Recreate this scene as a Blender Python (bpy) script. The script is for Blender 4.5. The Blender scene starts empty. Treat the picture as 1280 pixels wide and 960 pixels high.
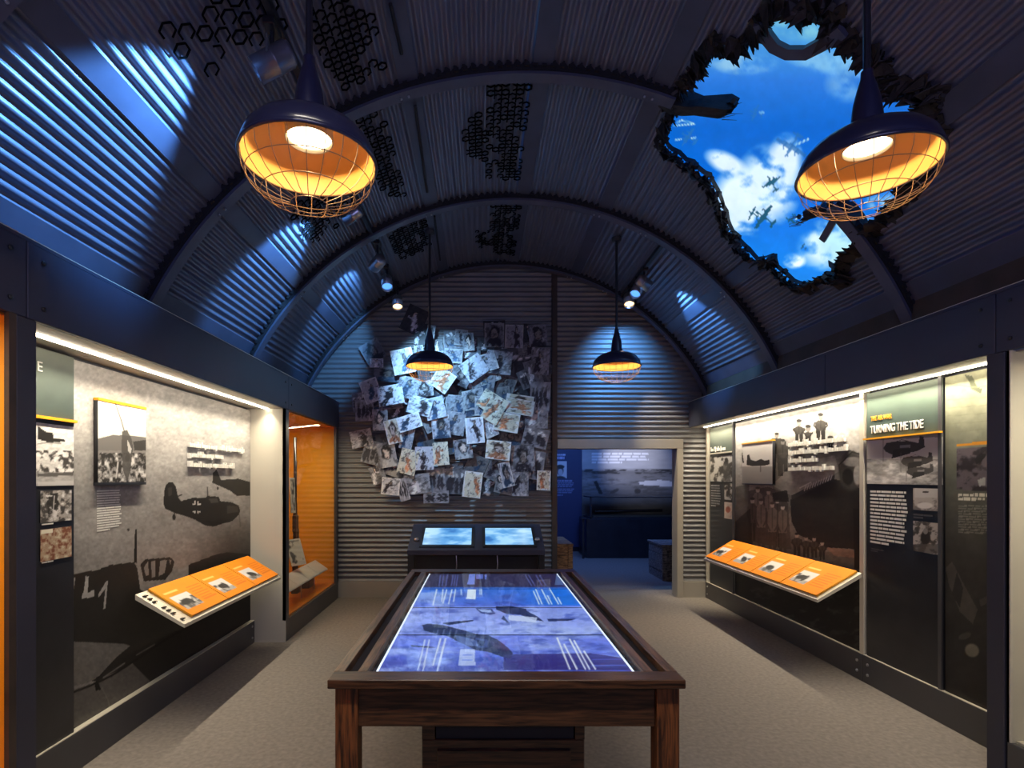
import bpy, bmesh, math, random
import numpy as np
from mathutils import Vector, Matrix

# ------------------------------------------------------------------ camera, exposure, world, lights
F, CXP, CYP, EYE = 690.0, 602.0, 597.0, 1.6
scn = bpy.context.scene
COL = scn.collection
cam_d = bpy.data.cameras.new('camera'); cam = bpy.data.objects.new('camera', cam_d); COL.objects.link(cam)
cam_d.sensor_width = 36; cam_d.lens = F / 1280 * 36
cam_d.shift_x = (640 - CXP) / 1280; cam_d.shift_y = (CYP - 480) / 1280
cam_d.clip_start = 0.02; cam_d.clip_end = 60
cam.location = (0, 0, EYE); cam.rotation_euler = (math.pi / 2, 0, 0)
scn.camera = cam
scn.view_settings.view_transform = 'Standard'; scn.view_settings.look = 'None'
scn.view_settings.exposure = 0.0; scn.view_settings.gamma = 1.0
scn.view_settings.use_curve_mapping = False
w = bpy.data.worlds.new('world'); scn.world = w; w.use_nodes = True
w.node_tree.nodes['Background'].inputs[0].default_value = (.02, .03, .06, 1)
w.node_tree.nodes['Background'].inputs[1].default_value = 0.3
scn.cycles.use_denoising = True
scn.cycles.max_bounces = 8; scn.cycles.diffuse_bounces = 4; scn.cycles.glossy_bounces = 3
scn.cycles.sample_clamp_indirect = 4.0
scn.cycles.caustics_reflective = False; scn.cycles.caustics_refractive = False

VCX, VCZ, VR = 0.313, 1.473, 2.96        # axis and radius of the barrel vault
YF = 7.4                                  # far wall
def vault(th, r, Y): return Vector((VCX + r * math.sin(th), Y, VCZ + r * math.cos(th)))
def to_vault(px, py, r=VR):               # where a line of sight meets the vault: (theta, Y)
    a = (px - CXP) / F; b = (CYP - py) / F; c = VCZ - EYE
    A = a * a + b * b; B = -2 * (a * VCX + b * c); C = VCX ** 2 + c ** 2 - r * r
    Y = (-B + math.sqrt(B * B - 4 * A * C)) / (2 * A)
    return math.atan2(a * Y - VCX, b * Y - c), Y
def on_vault(px, py, r=VR):
    t, Y = to_vault(px, py, r); return vault(t, r, Y)
def side(px, py, X):                      # point on a side wall plane x = X
    Y = F * X / (px - CXP); return Y, EYE - (py - CYP) * Y / F

def light(kind, name, loc, target, power, col, **k):
    d = bpy.data.lights.new(name, kind); o = bpy.data.objects.new(name, d); COL.objects.link(o)
    d.energy = power; d.color = col; o.location = loc
    if target is not None:
        o.rotation_euler = (Vector(target) - Vector(loc)).to_track_quat('-Z', 'Y').to_euler()
    for a, b in k.items(): setattr(d, a, b)
    return o
BLUE = (.14, .44, 1.0); WARM = (1, .62, .30)
def spot(name, loc, target, power, col, deg, blend=.5, soft=.02):
    return light('SPOT', name, loc, target, power, col, spot_size=math.radians(deg), spot_blend=blend, shadow_soft_size=soft)
# gallery spotlights on the ceiling tracks (luminaires are built further down at the same places)
S1 = Vector((-1.12, 2.95, 3.82)); S2 = Vector((-1.10, 4.68, 3.82))
S3 = Vector((-1.08, 5.72, 3.82)); S4 = Vector((-1.09, 6.35, 3.84)); S5 = Vector((-1.06, 6.95, 3.80))
S6 = Vector((1.84, 6.25, 3.80)); S7 = Vector((1.84, 6.55, 3.82)); S8 = Vector((1.83, 6.85, 3.80))
T1 = on_vault(105, 200); T2 = on_vault(335, 340); T3 = on_vault(415, 395); T6 = on_vault(890, 415)
spot('spot_beam', S1 + (T1 - S1).normalized() * .12, T1, 380, BLUE, 70, .6)
spot('spot_beam', S2 + (T2 - S2).normalized() * .12, T2, 230, BLUE, 66, .5)
spot('spot_beam', S3 + (T3 - S3).normalized() * .12, T3, 170, BLUE, 56, .5)
spot('spot_beam', S6 + (T6 - S6).normalized() * .12, T6, 165, BLUE, 60, .5)
A4 = Vector((-.45, YF, 2.65)); A5 = Vector((.2, YF, 2.2)); A7 = Vector((1.85, YF, 3.05)); A8 = Vector((1.4, 6.2, .0))
spot('spot_beam', S4 + (A4 - S4).normalized() * .12, A4, 330, (.30, .62, 1.0), 74, 1.0)
spot('spot_beam', S5 + Vector((.02, 0, -.12)), (-1.15, 5.9, 0), 55, WARM, 24, .9)
spot('spot_beam', S7 + (A7 - S7).normalized() * .12, A7, 190, (.12, .40, 1.0), 78, 1.0)
spot('spot_beam', S8 + Vector((0, 0, -.12)), (2.0, 5.9, 0), 55, WARM, 24, .9)
spot('spot_beam', S8 + Vector((.05, .05, -.1)), (2.8, YF, 1.15), 260, (1, .84, .58), 34, .8)  # extra beam added here to brighten the wall strip beside the door
# added unseen fill lights for vault and table front; then the neighbouring gallery
light('AREA', 'fill_light', (.4, -1.6, 2.4), (.4, 1.6, 4.4), 46, (.46, .46, 1.0), shape='RECTANGLE', size=2.6, size_y=.5)
light('AREA', 'fill_light', (.0, .2, 4.0), (.1, 1.5, 0), 26, (1, .9, .78), shape='RECTANGLE', size=1.6, size_y=.2, spread=math.radians(100))
LED = (1, .87, .66)
for (x, ya, yb, tx, pw) in ((-2.05, 2.40, 5.33, -2.22, 27), (2.93, 3.06, 7.28, 3.0, 40)):
    d = bpy.data.lights.new('led_beam', 'AREA'); o = bpy.data.objects.new('led_beam', d); COL.objects.link(o)
    d.shape = 'RECTANGLE'; d.size = yb - ya; d.size_y = .014; d.energy = pw; d.color = LED; d.spread = math.radians(118)
    o.location = (x, (ya + yb) / 2, 2.245); z = (Vector((x, 0, 2.245)) - Vector((tx, 0, .9))).normalized(); q = Vector((0, 1, 0))
    o.rotation_euler = Matrix((q, z.cross(q), z)).transposed().to_euler()
light('AREA', 'gallery_wash', (1.9, 9.2, 3.0), (2.1, 12, 1.3), 50, (.14, .32, 1.0), size=1.2)
light('AREA', 'gallery_wash', (2.2, 9.6, 3.1), (2.2, 10.2, 0), 16, (.12, .28, 1.0), size=1.0)
spot('gallery_spot', (2.9, 10.6, 3.0), (3.3, 12, 2.0), 150, (.8, .82, 1), 55, .9)

# ------------------------------------------------------------------ materials
def srgb(c): 
    c = np.asarray(c, float); return np.where(c <= .04045, c / 12.92, ((c + .055) / 1.055) ** 2.4)
def lin(*c): return tuple(float(v) for v in srgb(np.array(c) / 255.0)) + (1.0,)
MATS = {}
def mat(name, col=(.5, .5, .5, 1), rough=.5, metal=0.0, emit=None, es=0, noise=None, bump=0, bscale=50, attr=False, alpha=None, spec=None, wood=None, coat=0):
    m = bpy.data.materials.new(name); m.use_nodes = True; nt = m.node_tree; N = nt.nodes; L = nt.links
    b = N['Principled BSDF']; b.inputs['Roughness'].default_value = rough; b.inputs['Metallic'].default_value = metal
    b.inputs['Base Color'].default_value = col
    if spec is not None: b.inputs['Specular IOR Level'].default_value = spec
    if coat: b.inputs['Coat Weight'].default_value = coat
    if emit: b.inputs['Emission Color'].default_value = emit; b.inputs['Emission Strength'].default_value = es
    tc = N.new('ShaderNodeTexCoord')
    if attr:
        a = N.new('ShaderNodeAttribute'); a.attribute_name = 'print'
        if es: L.new(a.outputs['Color'], b.inputs['Emission Color']); b.inputs['Emission Strength'].default_value = es; b.inputs['Base Color'].default_value = (.01, .01, .015, 1)
        else: L.new(a.outputs['Color'], b.inputs['Base Color'])
    if noise:                                       # (scale, amount)
        n = N.new('ShaderNodeTexNoise'); n.inputs['Scale'].default_value = noise[0]; n.inputs['Detail'].default_value = 5
        L.new(tc.outputs['Object'], n.inputs['Vector'])
        mx = N.new('ShaderNodeMix'); mx.data_type = 'RGBA'; mx.blend_type = 'MULTIPLY'; mx.inputs[0].default_value = 1
        r = N.new('ShaderNodeMapRange'); r.inputs['From Min'].default_value = .3; r.inputs['From Max'].default_value = .7
        r.inputs['To Min'].default_value = 1 - noise[1]; r.inputs['To Max'].default_value = 1 + noise[1]
        L.new(n.outputs['Fac'], r.inputs['Value']); mx.inputs[6].default_value = col
        L.new(r.outputs['Result'], mx.inputs[7]); L.new(mx.outputs[2], b.inputs['Base Color'])
    if wood:                                        # (axis scale vector, dark, light)
        mp = N.new('ShaderNodeMapping'); mp.inputs['Scale'].default_value = wood[0]; L.new(tc.outputs['Object'], mp.inputs['Vector'])
        n = N.new('ShaderNodeTexNoise'); n.inputs['Scale'].default_value = 6; n.inputs['Detail'].default_value = 8; n.inputs['Distortion'].default_value = .6
        L.new(mp.outputs[0], n.inputs['Vector'])
        cr = N.new('ShaderNodeValToRGB'); cr.color_ramp.elements[0].position = .36; cr.color_ramp.elements[1].position = .66
        cr.color_ramp.elements[0].color = wood[1]; cr.color_ramp.elements[1].color = wood[2]
        L.new(n.outputs['Fac'], cr.inputs[0]); L.new(cr.outputs[0], b.inputs['Base Color'])
    if bump:
        n2 = N.new('ShaderNodeTexNoise'); n2.inputs['Scale'].default_value = bscale; n2.inputs['Detail'].default_value = 6
        L.new(tc.outputs['Object'], n2.inputs['Vector'])
        bp = N.new('ShaderNodeBump'); bp.inputs['Strength'].default_value = bump; bp.inputs['Distance'].default_value = .01
        L.new(n2.outputs['Fac'], bp.inputs['Height']); L.new(bp.outputs[0], b.inputs['Normal'])
    MATS[name] = m; return m
mat('vault_sheet', (.155, .16, .215, 1), .36, .35, noise=(2.2, .12), bump=.05, bscale=12)
mat('wall_sheet', (.215, .212, .212, 1), .42, .25, noise=(3, .10))
mat('rib_paint', (.085, .09, .135, 1), .45, .1, noise=(6, .15))
mat('flat_strip', (.075, .08, .125, 1), .42, .2, noise=(4, .15))
mat('dark_gap', (.012, .011, .014, 1), .7)
mat('header_paint', (.038, .043, .078, 1), .45, .0, noise=(2, .10), bump=.03, bscale=8)
mat('column_paint', (.04, .042, .065, 1), .5, noise=(3, .1))
mat('brown_board', (.06, .042, .03, 1), .6, noise=(5, .3))
mat('rail_paint', (.085, .085, .09, 1), .42, .2, noise=(2, .12))
mat('cream_paint', (.60, .57, .48, 1), .5, noise=(1.5, .04))
mat('soffit_paint', (.5, .47, .4, 1), .5)
mat('ledge_metal', (.75, .70, .58, 1), .35, .3)
mat('orange_panel', (.95, .42, .01, 1), .6, noise=(3, .05))
mat('orange_floor', (.75, .24, .015, 1), .15, noise=(3, .05))
mat('carpet', (.228, .202, .18, 1), .95, noise=(35, .16), bump=.12, bscale=260, spec=.1)
mat('taupe_trim', (.36, .33, .27, 1), .5, noise=(3, .06))
mat('black_paint', (.012, .012, .015, 1), .4)
mat('black_satin', (.02, .021, .026, 1), .3, noise=(6, .2))
mat('steel', (.5, .5, .52, 1), .3, .9)
mat('gun_metal', (.09, .09, .10, 1), .28, .8)
mat('can_metal', (.30, .30, .34, 1), .32, .7)
mat('brass', (.35, .24, .09, 1), .4, .8)
mat('lamp_shade_out', (.02, .022, .06, 1), .28, .0, coat=.6)
mat('lamp_shade_in', (1, .60, .20, 1), .5)
mat('lamp_wire', (.42, .29, .16, 1), .45, .3)
mat('bulb_glow', (1, 1, 1, 1), .4, emit=(1, .70, .40, 1), es=9)
mat('led_glow', (1, 1, 1, 1), .4, emit=(1, .88, .68, 1), es=16)
mat('lens_blue', (.1, .2, .6, 1), .2, emit=(.10, .34, 1, 1), es=1.6)
mat('lens_warm', (.6, .4, .2, 1), .2, emit=(1, .55, .2, 1), es=6)
mat('print', attr=True, rough=.55)
mat('print_gloss', attr=True, rough=.6, spec=.3)
mat('screen', attr=True, rough=.3, es=1.15, spec=.15)
mat('sky_screen', attr=True, rough=.6, es=1.15)
mat('white_line', (.8, .85, 1, 1), .3, emit=(.75, .85, 1, 1), es=1.3)
mat('text_white', (.74, .73, .68, 1), .5)
mat('text_orange', (.9, .42, .05, 1), .5)
mat('accent_orange', (.85, .40, .02, 1), .45)
mat('charred', (.022, .018, .017, 1), .55, .3, noise=(14, .6), bump=.6, bscale=30)
mat('mesh_black', (.003, .003, .003, 1), .9, spec=.05)
mat('gallery_wall', (.10, .14, .30, 1), .6, noise=(2, .06))
mat('walnut', wood=((1, 14, 14), lin(34, 20, 13), lin(88, 57, 36)), rough=.32, bump=.06, bscale=60)
mat('walnut_long', wood=((14, 1, 14), lin(48, 32, 23), lin(124, 90, 64)), rough=.30, bump=.06, bscale=60)
mat('walnut_up', wood=((14, 14, 1), lin(44, 23, 13), lin(128, 76, 40)), rough=.36, bump=.06, bscale=60)
mat('crate_wood', wood=((2, 9, 9), lin(104, 80, 56), lin(188, 150, 108)), rough=.75, bump=.3, bscale=30)
mat('crate_grey', wood=((3, 8, 8), lin(74, 72, 70), lin(158, 152, 146)), rough=.8, bump=.4, bscale=26)
mat('paper', (.72, .70, .66, 1), .6, noise=(20, .08))
mat('gunstock', wood=((9, 9, 1), lin(30, 18, 12), lin(70, 42, 26)), rough=.4)
def glass_mat():
    m = bpy.data.materials.new('glass'); m.use_nodes = True; nt = m.node_tree; N = nt.nodes
    N.remove(N['Principled BSDF']); g = N.new('ShaderNodeBsdfGlossy'); g.inputs['Roughness'].default_value = .02
    t = N.new('ShaderNodeBsdfTransparent'); t.inputs[0].default_value = (.96, .97, .96, 1)
    lw = N.new('ShaderNodeLayerWeight'); f = N.new('ShaderNodeMapRange'); f.inputs['From Min'].default_value = .3; f.inputs['To Min'].default_value = .012; f.inputs['To Max'].default_value = .20; mx = N.new('ShaderNodeMixShader')
    L = nt.links; L.new(lw.outputs['Facing'], f.inputs['Value']); L.new(f.outputs[0], mx.inputs[0]); L.new(t.outputs[0], mx.inputs[1]); L.new(g.outputs[0], mx.inputs[2])
    L.new(mx.outputs[0], N['Material Output'].inputs[0]); MATS['glass'] = m
glass_mat()

# ------------------------------------------------------------------ object helpers
ORG = {}
def tag(o, label=None, cat=None, group=None, kind=None):
    if label: o['label'] = label
    if cat: o['category'] = cat
    if group: o['group'] = group
    if kind: o['kind'] = kind
    return o
def thing(name, loc, label, cat, group=None):
    o = bpy.data.objects.new(name, None); COL.objects.link(o); o.location = loc; o.empty_display_size = .1
    ORG[o.name] = Vector(loc); return tag(o, label, cat, group)
def setting(name, loc=(0, 0, 0)):
    o = bpy.data.objects.new(name, None); COL.objects.link(o); o.location = loc; ORG[o.name] = Vector(loc)
    o['kind'] = 'structure'; return o
def link(name, me, parent=None, origin=None):
    o = bpy.data.objects.new(name, me); COL.objects.link(o)
    if parent is not None:
        org = ORG[parent.name]; o.parent = parent
        ORG[o.name] = org
    else:
        n = len(me.vertices); co = np.empty(n * 3, np.float32); me.vertices.foreach_get('co', co); co = co.reshape(-1, 3)
        org = Vector(((co[:, 0].min() + co[:, 0].max()) / 2, (co[:, 1].min() + co[:, 1].max()) / 2, co[:, 2].min())) if origin is None else Vector(origin)
        o.location = org; ORG[o.name] = Vector(org)
    me.transform(Matrix.Translation(-org)); return o
class MB:
    def __init__(s): s.bm = bmesh.new(); s.mi = 0
    def _fin(s, faces):
        for f in faces: f.material_index = s.mi
    def box(s, x0, x1, y0, y1, z0, z1, bev=0, M=None):
        r = bmesh.ops.create_cube(s.bm, size=1); vs = r['verts']
        cx, cy, cz = (x0 + x1) / 2, (y0 + y1) / 2, (z0 + z1) / 2
        for v in vs: v.co = Vector((cx + v.co.x * abs(x1 - x0), cy + v.co.y * abs(y1 - y0), cz + v.co.z * abs(z1 - z0)))
        if M is not None:
            for v in vs: v.co = M @ v.co
        fs = list({f for v in vs for f in v.link_faces}); s._fin(fs)
        if bev:
            r = bmesh.ops.bevel(s.bm, geom=list({e for v in vs for e in v.link_edges}), offset=bev, segments=1, affect='EDGES')
            s._fin(r['faces'])
        return s
    def prism(s, pts, d):                          # closed polygon pts (Vectors) pushed along d
        d = Vector(d); a = [s.bm.verts.new(p) for p in pts]; b = [s.bm.verts.new(Vector(p) + d) for p in pts]; n = len(pts)
        fs = [s.bm.faces.new(a), s.bm.faces.new(b[::-1])] + [s.bm.faces.new((a[i], b[i], b[(i + 1) % n], a[(i + 1) % n])) for i in range(n)]
        s._fin(fs); return s
    def loft(s, rings, closed=True, caps=True):
        vs = [[s.bm.verts.new(p) for p in r] for r in rings]; n = len(rings[0]); fs = []
        for a, b in zip(vs, vs[1:]):
            for i in range(n if closed else n - 1):
                fs.append(s.bm.faces.new((a[i], a[(i + 1) % n], b[(i + 1) % n], b[i])))
        if caps and closed:
            fs.append(s.bm.faces.new(vs[0][::-1])); fs.append(s.bm.faces.new(vs[-1]))
        s._fin(fs); return s
    def lathe(s, prof, c=(0, 0, 0), seg=32, axis=None):
        c = Vector(c); q = Matrix.Identity(3) if axis is None else Vector(axis).to_track_quat('Z', 'Y').to_matrix()
        rings = [[c + q @ Vector((r * math.cos(2 * math.pi * i / seg), r * math.sin(2 * math.pi * i / seg), z)) for i in range(seg)] for r, z in prof]
        vs = [[s.bm.verts.new(p) for p in r] for r in rings]; fs = []
        for a, b in zip(vs, vs[1:]):
            for i in range(seg): fs.append(s.bm.faces.new((a[i], a[(i + 1) % seg], b[(i + 1) % seg], b[i])))
        for f in fs: f.smooth = True
        s._fin(fs); return s
    def disc(s, c, r, seg=24, axis=(0, 0, 1)):
        q = Vector(axis).to_track_quat('Z', 'Y').to_matrix(); c = Vector(c)
        f = s.bm.faces.new([s.bm.verts.new(c + q @ Vector((r * math.cos(2 * math.pi * i / seg), r * math.sin(2 * math.pi * i / seg), 0))) for i in range(seg)])
        s._fin([f]); return s
    def cyl(s, a, b, r, seg=12, r2=None):
        a, b = Vector(a), Vector(b); s.lathe([(1e-5, 0), (r, 0), (r2 or r, (b - a).length), (1e-5, (b - a).length)], a, seg, b - a); return s
    def tube(s, pts, r, seg=6, closed=False):
        pts = [Vector(p) for p in pts]; n = len(pts); rings = []; up = None
        for i, p in enumerate(pts):
            t = (pts[(i + 1) % n] - pts[i - 1]) if (closed or 0 < i < n - 1) else (pts[1] - pts[0] if i == 0 else pts[-1] - pts[-2])
            t.normalize()
            if up is None: up = Vector((0, 0, 1)) if abs(t.z) < .9 else Vector((1, 0, 0))
            u = (up - t * up.dot(t)).normalized(); up = u; v = t.cross(u)
            rings.append([p + u * r * math.cos(2 * math.pi * k / seg) + v * r * math.sin(2 * math.pi * k / seg) for k in range(seg)])
        if closed: rings.append(rings[0])
        s.loft(rings, True, not closed); return s
    def build(s, name, m, parent=None, smooth=False, origin=None):
        bmesh.ops.recalc_face_normals(s.bm, faces=s.bm.faces)
        me = bpy.data.meshes.new(name); s.bm.to_mesh(me); s.bm.free()
        for x in (m if isinstance(m, (list, tuple)) else [m]): me.materials.append(MATS[x])
        if smooth: me.polygons.foreach_set('use_smooth', [True] * len(me.polygons))
        return link(name, me, parent, origin)
def boxo(name, m, parent, *a, bev=0): return MB().box(*a, bev=bev).build(name, m, parent)

def grid(name, P, m, parent=None, colors=None, keep=None, smooth=True, back=None, backmat=None):
    """P: (n, m, 3) points -> one mesh; keep: (n-1, m-1) mask of faces; back: thickness vector closes it into a slab"""
    n, k, _ = P.shape; idx = np.arange(n * k).reshape(n, k)
    q = np.stack([idx[:-1, :-1], idx[1:, :-1], idx[1:, 1:], idx[:-1, 1:]], -1).reshape(-1, 4)
    if keep is not None: q = q[keep.reshape(-1)]
    co = P.reshape(-1, 3).astype(np.float64); col = None if colors is None else colors.reshape(-1, 3)
    nf = len(q); mi = np.zeros(nf, int)
    if back is not None:
        b = np.array([P[0, 0], P[-1, 0], P[-1, -1], P[0, -1]]); off = len(co)
        co = np.vstack([co, b, b + np.array(back)])
        e = off; qs = [[e, e + 4, e + 5, e + 1], [e + 1, e + 5, e + 6, e + 2], [e + 2, e + 6, e + 7, e + 3], [e + 3, e + 7, e + 4, e], [e + 4, e + 7, e + 6, e + 5]]
        q = np.vstack([q, qs]); mi = np.concatenate([mi, np.ones(5, int)])
        if col is not None: col = np.vstack([col, np.full((8, 3), .05)])
    me = bpy.data.meshes.new(name); me.vertices.add(len(co)); me.vertices.foreach_set('co', co.reshape(-1).astype(np.float32))
    me.loops.add(q.size); me.loops.foreach_set('vertex_index', q.reshape(-1).astype(np.int32))
    me.polygons.add(len(q)); me.polygons.foreach_set('loop_start', np.arange(0, q.size, 4, dtype=np.int32))
    me.update(calc_edges=True)
    me.materials.append(MATS[m])
    if back is not None: me.materials.append(MATS[backmat or 'black_satin'])
    me.polygons.foreach_set('material_index', mi.astype(np.int32))
    if smooth: me.polygons.foreach_set('use_smooth', (mi == 0))
    if col is not None:
        a = me.color_attributes.new('print', 'FLOAT_COLOR', 'POINT')
        a.data.foreach_set('color', np.hstack([srgb(np.clip(col, 0, 1)), np.ones((len(col), 1))]).astype(np.float32).reshape(-1))
    me.validate()
    return link(name, me, parent)

# ------------------------------------------------------------------ painter for flat prints (drawn on the surface itself)
class Canvas:
    """coordinates A, B are drawing units (n, m arrays); C the colours, sRGB 0..1"""
    def __init__(s, A, B, col=(.5, .5, .5), seed=1):
        s.A, s.B = A, B; s.C = np.ones(A.shape + (3,)) * np.array(col); s.r = np.random.RandomState(seed)
    def mix(s, mask, col): 
        m = np.clip(mask, 0, 1)[..., None]; s.C = s.C * (1 - m) + np.array(col) * m
    def noise(s, sx, sy, octaves=4, seed=None):
        T = (s.r if seed is None else np.random.RandomState(seed)).rand(64, 64); out = 0; amp = 1; tot = 0; a = s.A / sx + 7.3; b = s.B / sy + 3.1
        for o in range(octaves):
            i = np.floor(a).astype(int); j = np.floor(b).astype(int); u = a - i; v = b - j; u = u * u * (3 - 2 * u); v = v * v * (3 - 2 * v)
            g = lambda p, q: T[p % 64, q % 64]
            out = out + amp * ((g(i, j) * (1 - u) + g(i + 1, j) * u) * (1 - v) + (g(i, j + 1) * (1 - u) + g(i + 1, j + 1) * u) * v)
            tot += amp; amp *= .55; a = a * 2.03 + 5; b = b * 2.03 + 9
        return out / tot
    def shade(s, amt, sx, sy, oct=4): s.C = s.C * (1 + amt * (s.noise(sx, sy, oct) - .5)[..., None] * 2)
    def vgrad(s, stops):                            # stops: (B value, colour)
        b = [q[0] for q in stops]
        for k in range(3): s.C[..., k] = np.interp(s.B, b, [q[1][k] for q in stops])
    def inside(s, pts):
        pts = np.array(pts, float); ins = np.zeros(s.A.shape, bool)
        x0, y0 = pts.min(0); x1, y1 = pts.max(0)
        reg = (s.A >= x0) & (s.A <= x1) & (s.B >= y0) & (s.B <= y1)
        if not reg.any(): return ins
        a = s.A[reg]; b = s.B[reg]; r = np.zeros(a.shape, bool); n = len(pts); j = n - 1
        for i in range(n):
            xi, yi = pts[i]; xj, yj = pts[j]
            if yi != yj:
                c = ((yi > b) != (yj > b)) & (a < (xj - xi) * (b - yi) / (yj - yi) + xi); r ^= c
            j = i
        ins[reg] = r; return ins
    def poly(s, pts, col, al=1.0): s.mix(s.inside(pts) * al, col)
    def ell(s, x, y, rx, ry, col, ang=0, al=1.0, soft=.25):
        c, q = math.cos(math.radians(ang)), math.sin(math.radians(ang)); dx, dy = s.A - x, s.B - y
        d = np.sqrt(((dx * c + dy * q) / rx) ** 2 + ((-dx * q + dy * c) / ry) ** 2)
        s.mix(np.clip((1 + soft / 2 - d) / soft, 0, 1) * al, col)
    def line(s, pts, wd, col, al=1.0):
        for (x0, y0), (x1, y1) in zip(pts, pts[1:]):
            dx, dy = x1 - x0, y1 - y0; L2 = dx * dx + dy * dy + 1e-9
            t = np.clip(((s.A - x0) * dx + (s.B - y0) * dy) / L2, 0, 1)
            d = np.hypot(s.A - x0 - t * dx, s.B - y0 - t * dy); s.mix(np.clip(wd / 2 + .5 - d, 0, 1) * al if wd >= 1 else (d < .5) * al, col)
    def rows(s, quad, n, col, al=.8, fill=.55, seed=3):     # n lines of small print inside a quad (tl, tr, br, bl)
        r = random.Random(seed); tl, tr, br, bl = [Vector(p) for p in quad]
        for i in range(n):
            a0 = (i + .2) / n; a1 = (i + .2 + fill) / n; e = 1 if i < n - 1 else .55; e *= r.uniform(.86, 1)
            L0 = tl.lerp(bl, a0); R0 = tr.lerp(br, a0); L1 = tl.lerp(bl, a1); R1 = tr.lerp(br, a1)
            x = 0
            while x < e:
                wdt = r.uniform(.06, .2); x2 = min(x + wdt, e)
                s.poly([L0.lerp(R0, x), L0.lerp(R0, x2), L1.lerp(R1, x2), L1.lerp(R1, x)], col, al)
                x = x2 + .02
def wall_canvas(X, px0, px1, z0, z1, nx, nz, seed=1):
    """canvas on a side wall plane x = X between the Y values seen at px0..px1; drawing units are the photograph's"""
    q = np.linspace(px0, px1, nx); Y = F * X / (q - CXP); Z = np.linspace(z0, z1, nz)
    YY, ZZ = np.meshgrid(Y, Z, indexing='ij'); P = np.stack([np.full_like(YY, X), YY, ZZ], -1)
    return Canvas(CXP + F * X / YY, CYP - (ZZ - EYE) * F / YY, seed=seed), P
def flat_canvas(P, seed=1):
    Y = P[..., 1]; return Canvas(CXP + F * P[..., 0] / Y, CYP - (P[..., 2] - EYE) * F / Y, seed=seed)

def text_mesh(body, size, mtx, m, parent, name='lettering', width=None, extr=.002, bold=0.0):
    cu = bpy.data.curves.new('t', 'FONT'); cu.body = body; cu.size = size; cu.extrude = extr; cu.offset = bold; cu.resolution_u = 3
    o = bpy.data.objects.new('t', cu); COL.objects.link(o); dg = bpy.context.evaluated_depsgraph_get(); dg.update()
    me = bpy.data.meshes.new_from_object(o.evaluated_get(dg)); bpy.data.objects.remove(o)
    xs = [v.co.x for v in me.vertices]; x0 = min(xs); sx = 1 if width is None else width / (max(xs) - x0)
    me.transform(mtx @ Matrix.Diagonal((sx, 1, 1, 1)) @ Matrix.Translation((-x0, 0, 0))); me.materials.clear(); me.materials.append(MATS[m])
    return link(name, me, parent)
def wall_text(body, size, X, Y, z, m, parent, face, **k):       # face +1: wall on the left, reads towards +Y
    if face > 0: R = Matrix(((0, 0, 1, X), (1, 0, 0, Y), (0, 1, 0, z), (0, 0, 0, 1)))
    else: R = Matrix(((0, 0, -1, X), (-1, 0, 0, Y), (0, 1, 0, z), (0, 0, 0, 1)))
    return text_mesh(body, size, R, m, parent, **k)
def raised_rows(name, X, Y0, z0, rows, h, gap, depth, face, m, parent, seed=5):
    """rows of raised lettering too small to read: word-shaped runs of small upright blocks"""
    r = random.Random(seed); b = MB()
    for i, L in enumerate(rows):
        y = 0; z = z0 - i * (h + gap)
        while y < L:
            for _ in range(r.randint(2, 8)):
                wv = r.uniform(.35, .7) * h; hh = h * r.choice([.62, .62, .7, 1.0]); dz = -h * .25 if r.random() < .12 else 0
                b.box(X, X + face * depth, Y0 + face * y, Y0 + face * (y + wv * .8), z + dz, z + hh)
                y += wv
                if y > L: break
            y += h * .3
    return tag(b.build(name, m, parent), kind='stuff')
# ================================================================== SETTING
HZ0, HZ1 = 2.27, 2.592                    # header band
XHL, XHR = -1.904, 2.768                  # header faces
XRL, XRR = -2.203, 2.987                  # bottom rails
XPL, XPR = -2.245, 3.02                   # display wall planes
floor = setting('floor')
MB().box(-3.2, 5.6, -2.6, 12.4, -.1, 0).build('carpet', 'carpet', floor)

# ---- far wall: corrugated sheets, skirt, post, door frame
def corr_sheet(name, x0, x1, z0, z1, Y, parent, m='wall_sheet', pitch=.0665, amp=.011):
    n = max(8, int((z1 - z0) / pitch * 10)); Z = np.linspace(z0, z1, n); X = np.array([x0, x1])
    ZZ, XX = np.meshgrid(Z, X, indexing='ij'); prof = np.clip(np.sin(2 * np.pi * ZZ / pitch) * 1.25, -1, 1)
    return grid(name, np.stack([XX, Y - amp * prof, ZZ], -1), m, parent)
wf = setting('wall_far')
corr_sheet('corrugated_sheet', -2.3, .935, .21, 2.36, YF, wf)
corr_sheet('corrugated_sheet', -2.3, .935, 2.345, 4.5, YF - .004, wf)
corr_sheet('corrugated_sheet', 1.01, 3.35, 2.115, 3.32, YF, wf)
corr_sheet('corrugated_sheet', 1.01, 3.35, 3.305, 4.5, YF - .004, wf)
corr_sheet('corrugated_sheet', 2.695, 3.05, .21, 2.115, YF, wf)
boxo('skirting', 'taupe_trim', wf, -1.92, .935, YF - .03, YF + .02, 0, .212)
boxo('skirting', 'taupe_trim', wf, 2.695, 2.99, YF - .03, YF + .02, 0, .21)
boxo('wall_post', 'brown_board', wf, .938, 1.008, YF - .05, YF + .05, 0, 4.42, bev=.004)
boxo('backing', 'dark_gap', wf, -2.6, .94, YF + .03, YF + .12, 0, 4.6)
boxo('backing', 'dark_gap', wf, 1.0, 3.6, YF + .03, YF + .12, 2.1, 4.6)
boxo('backing', 'dark_gap', wf, 2.69, 3.6, YF + .03, YF + .12, 0, 2.1)
d1 = setting('door_1')
boxo('lintel', 'taupe_trim', d1, 1.01, 2.69, YF - .045, YF + .16, 1.986, 2.112, bev=.004)
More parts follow.
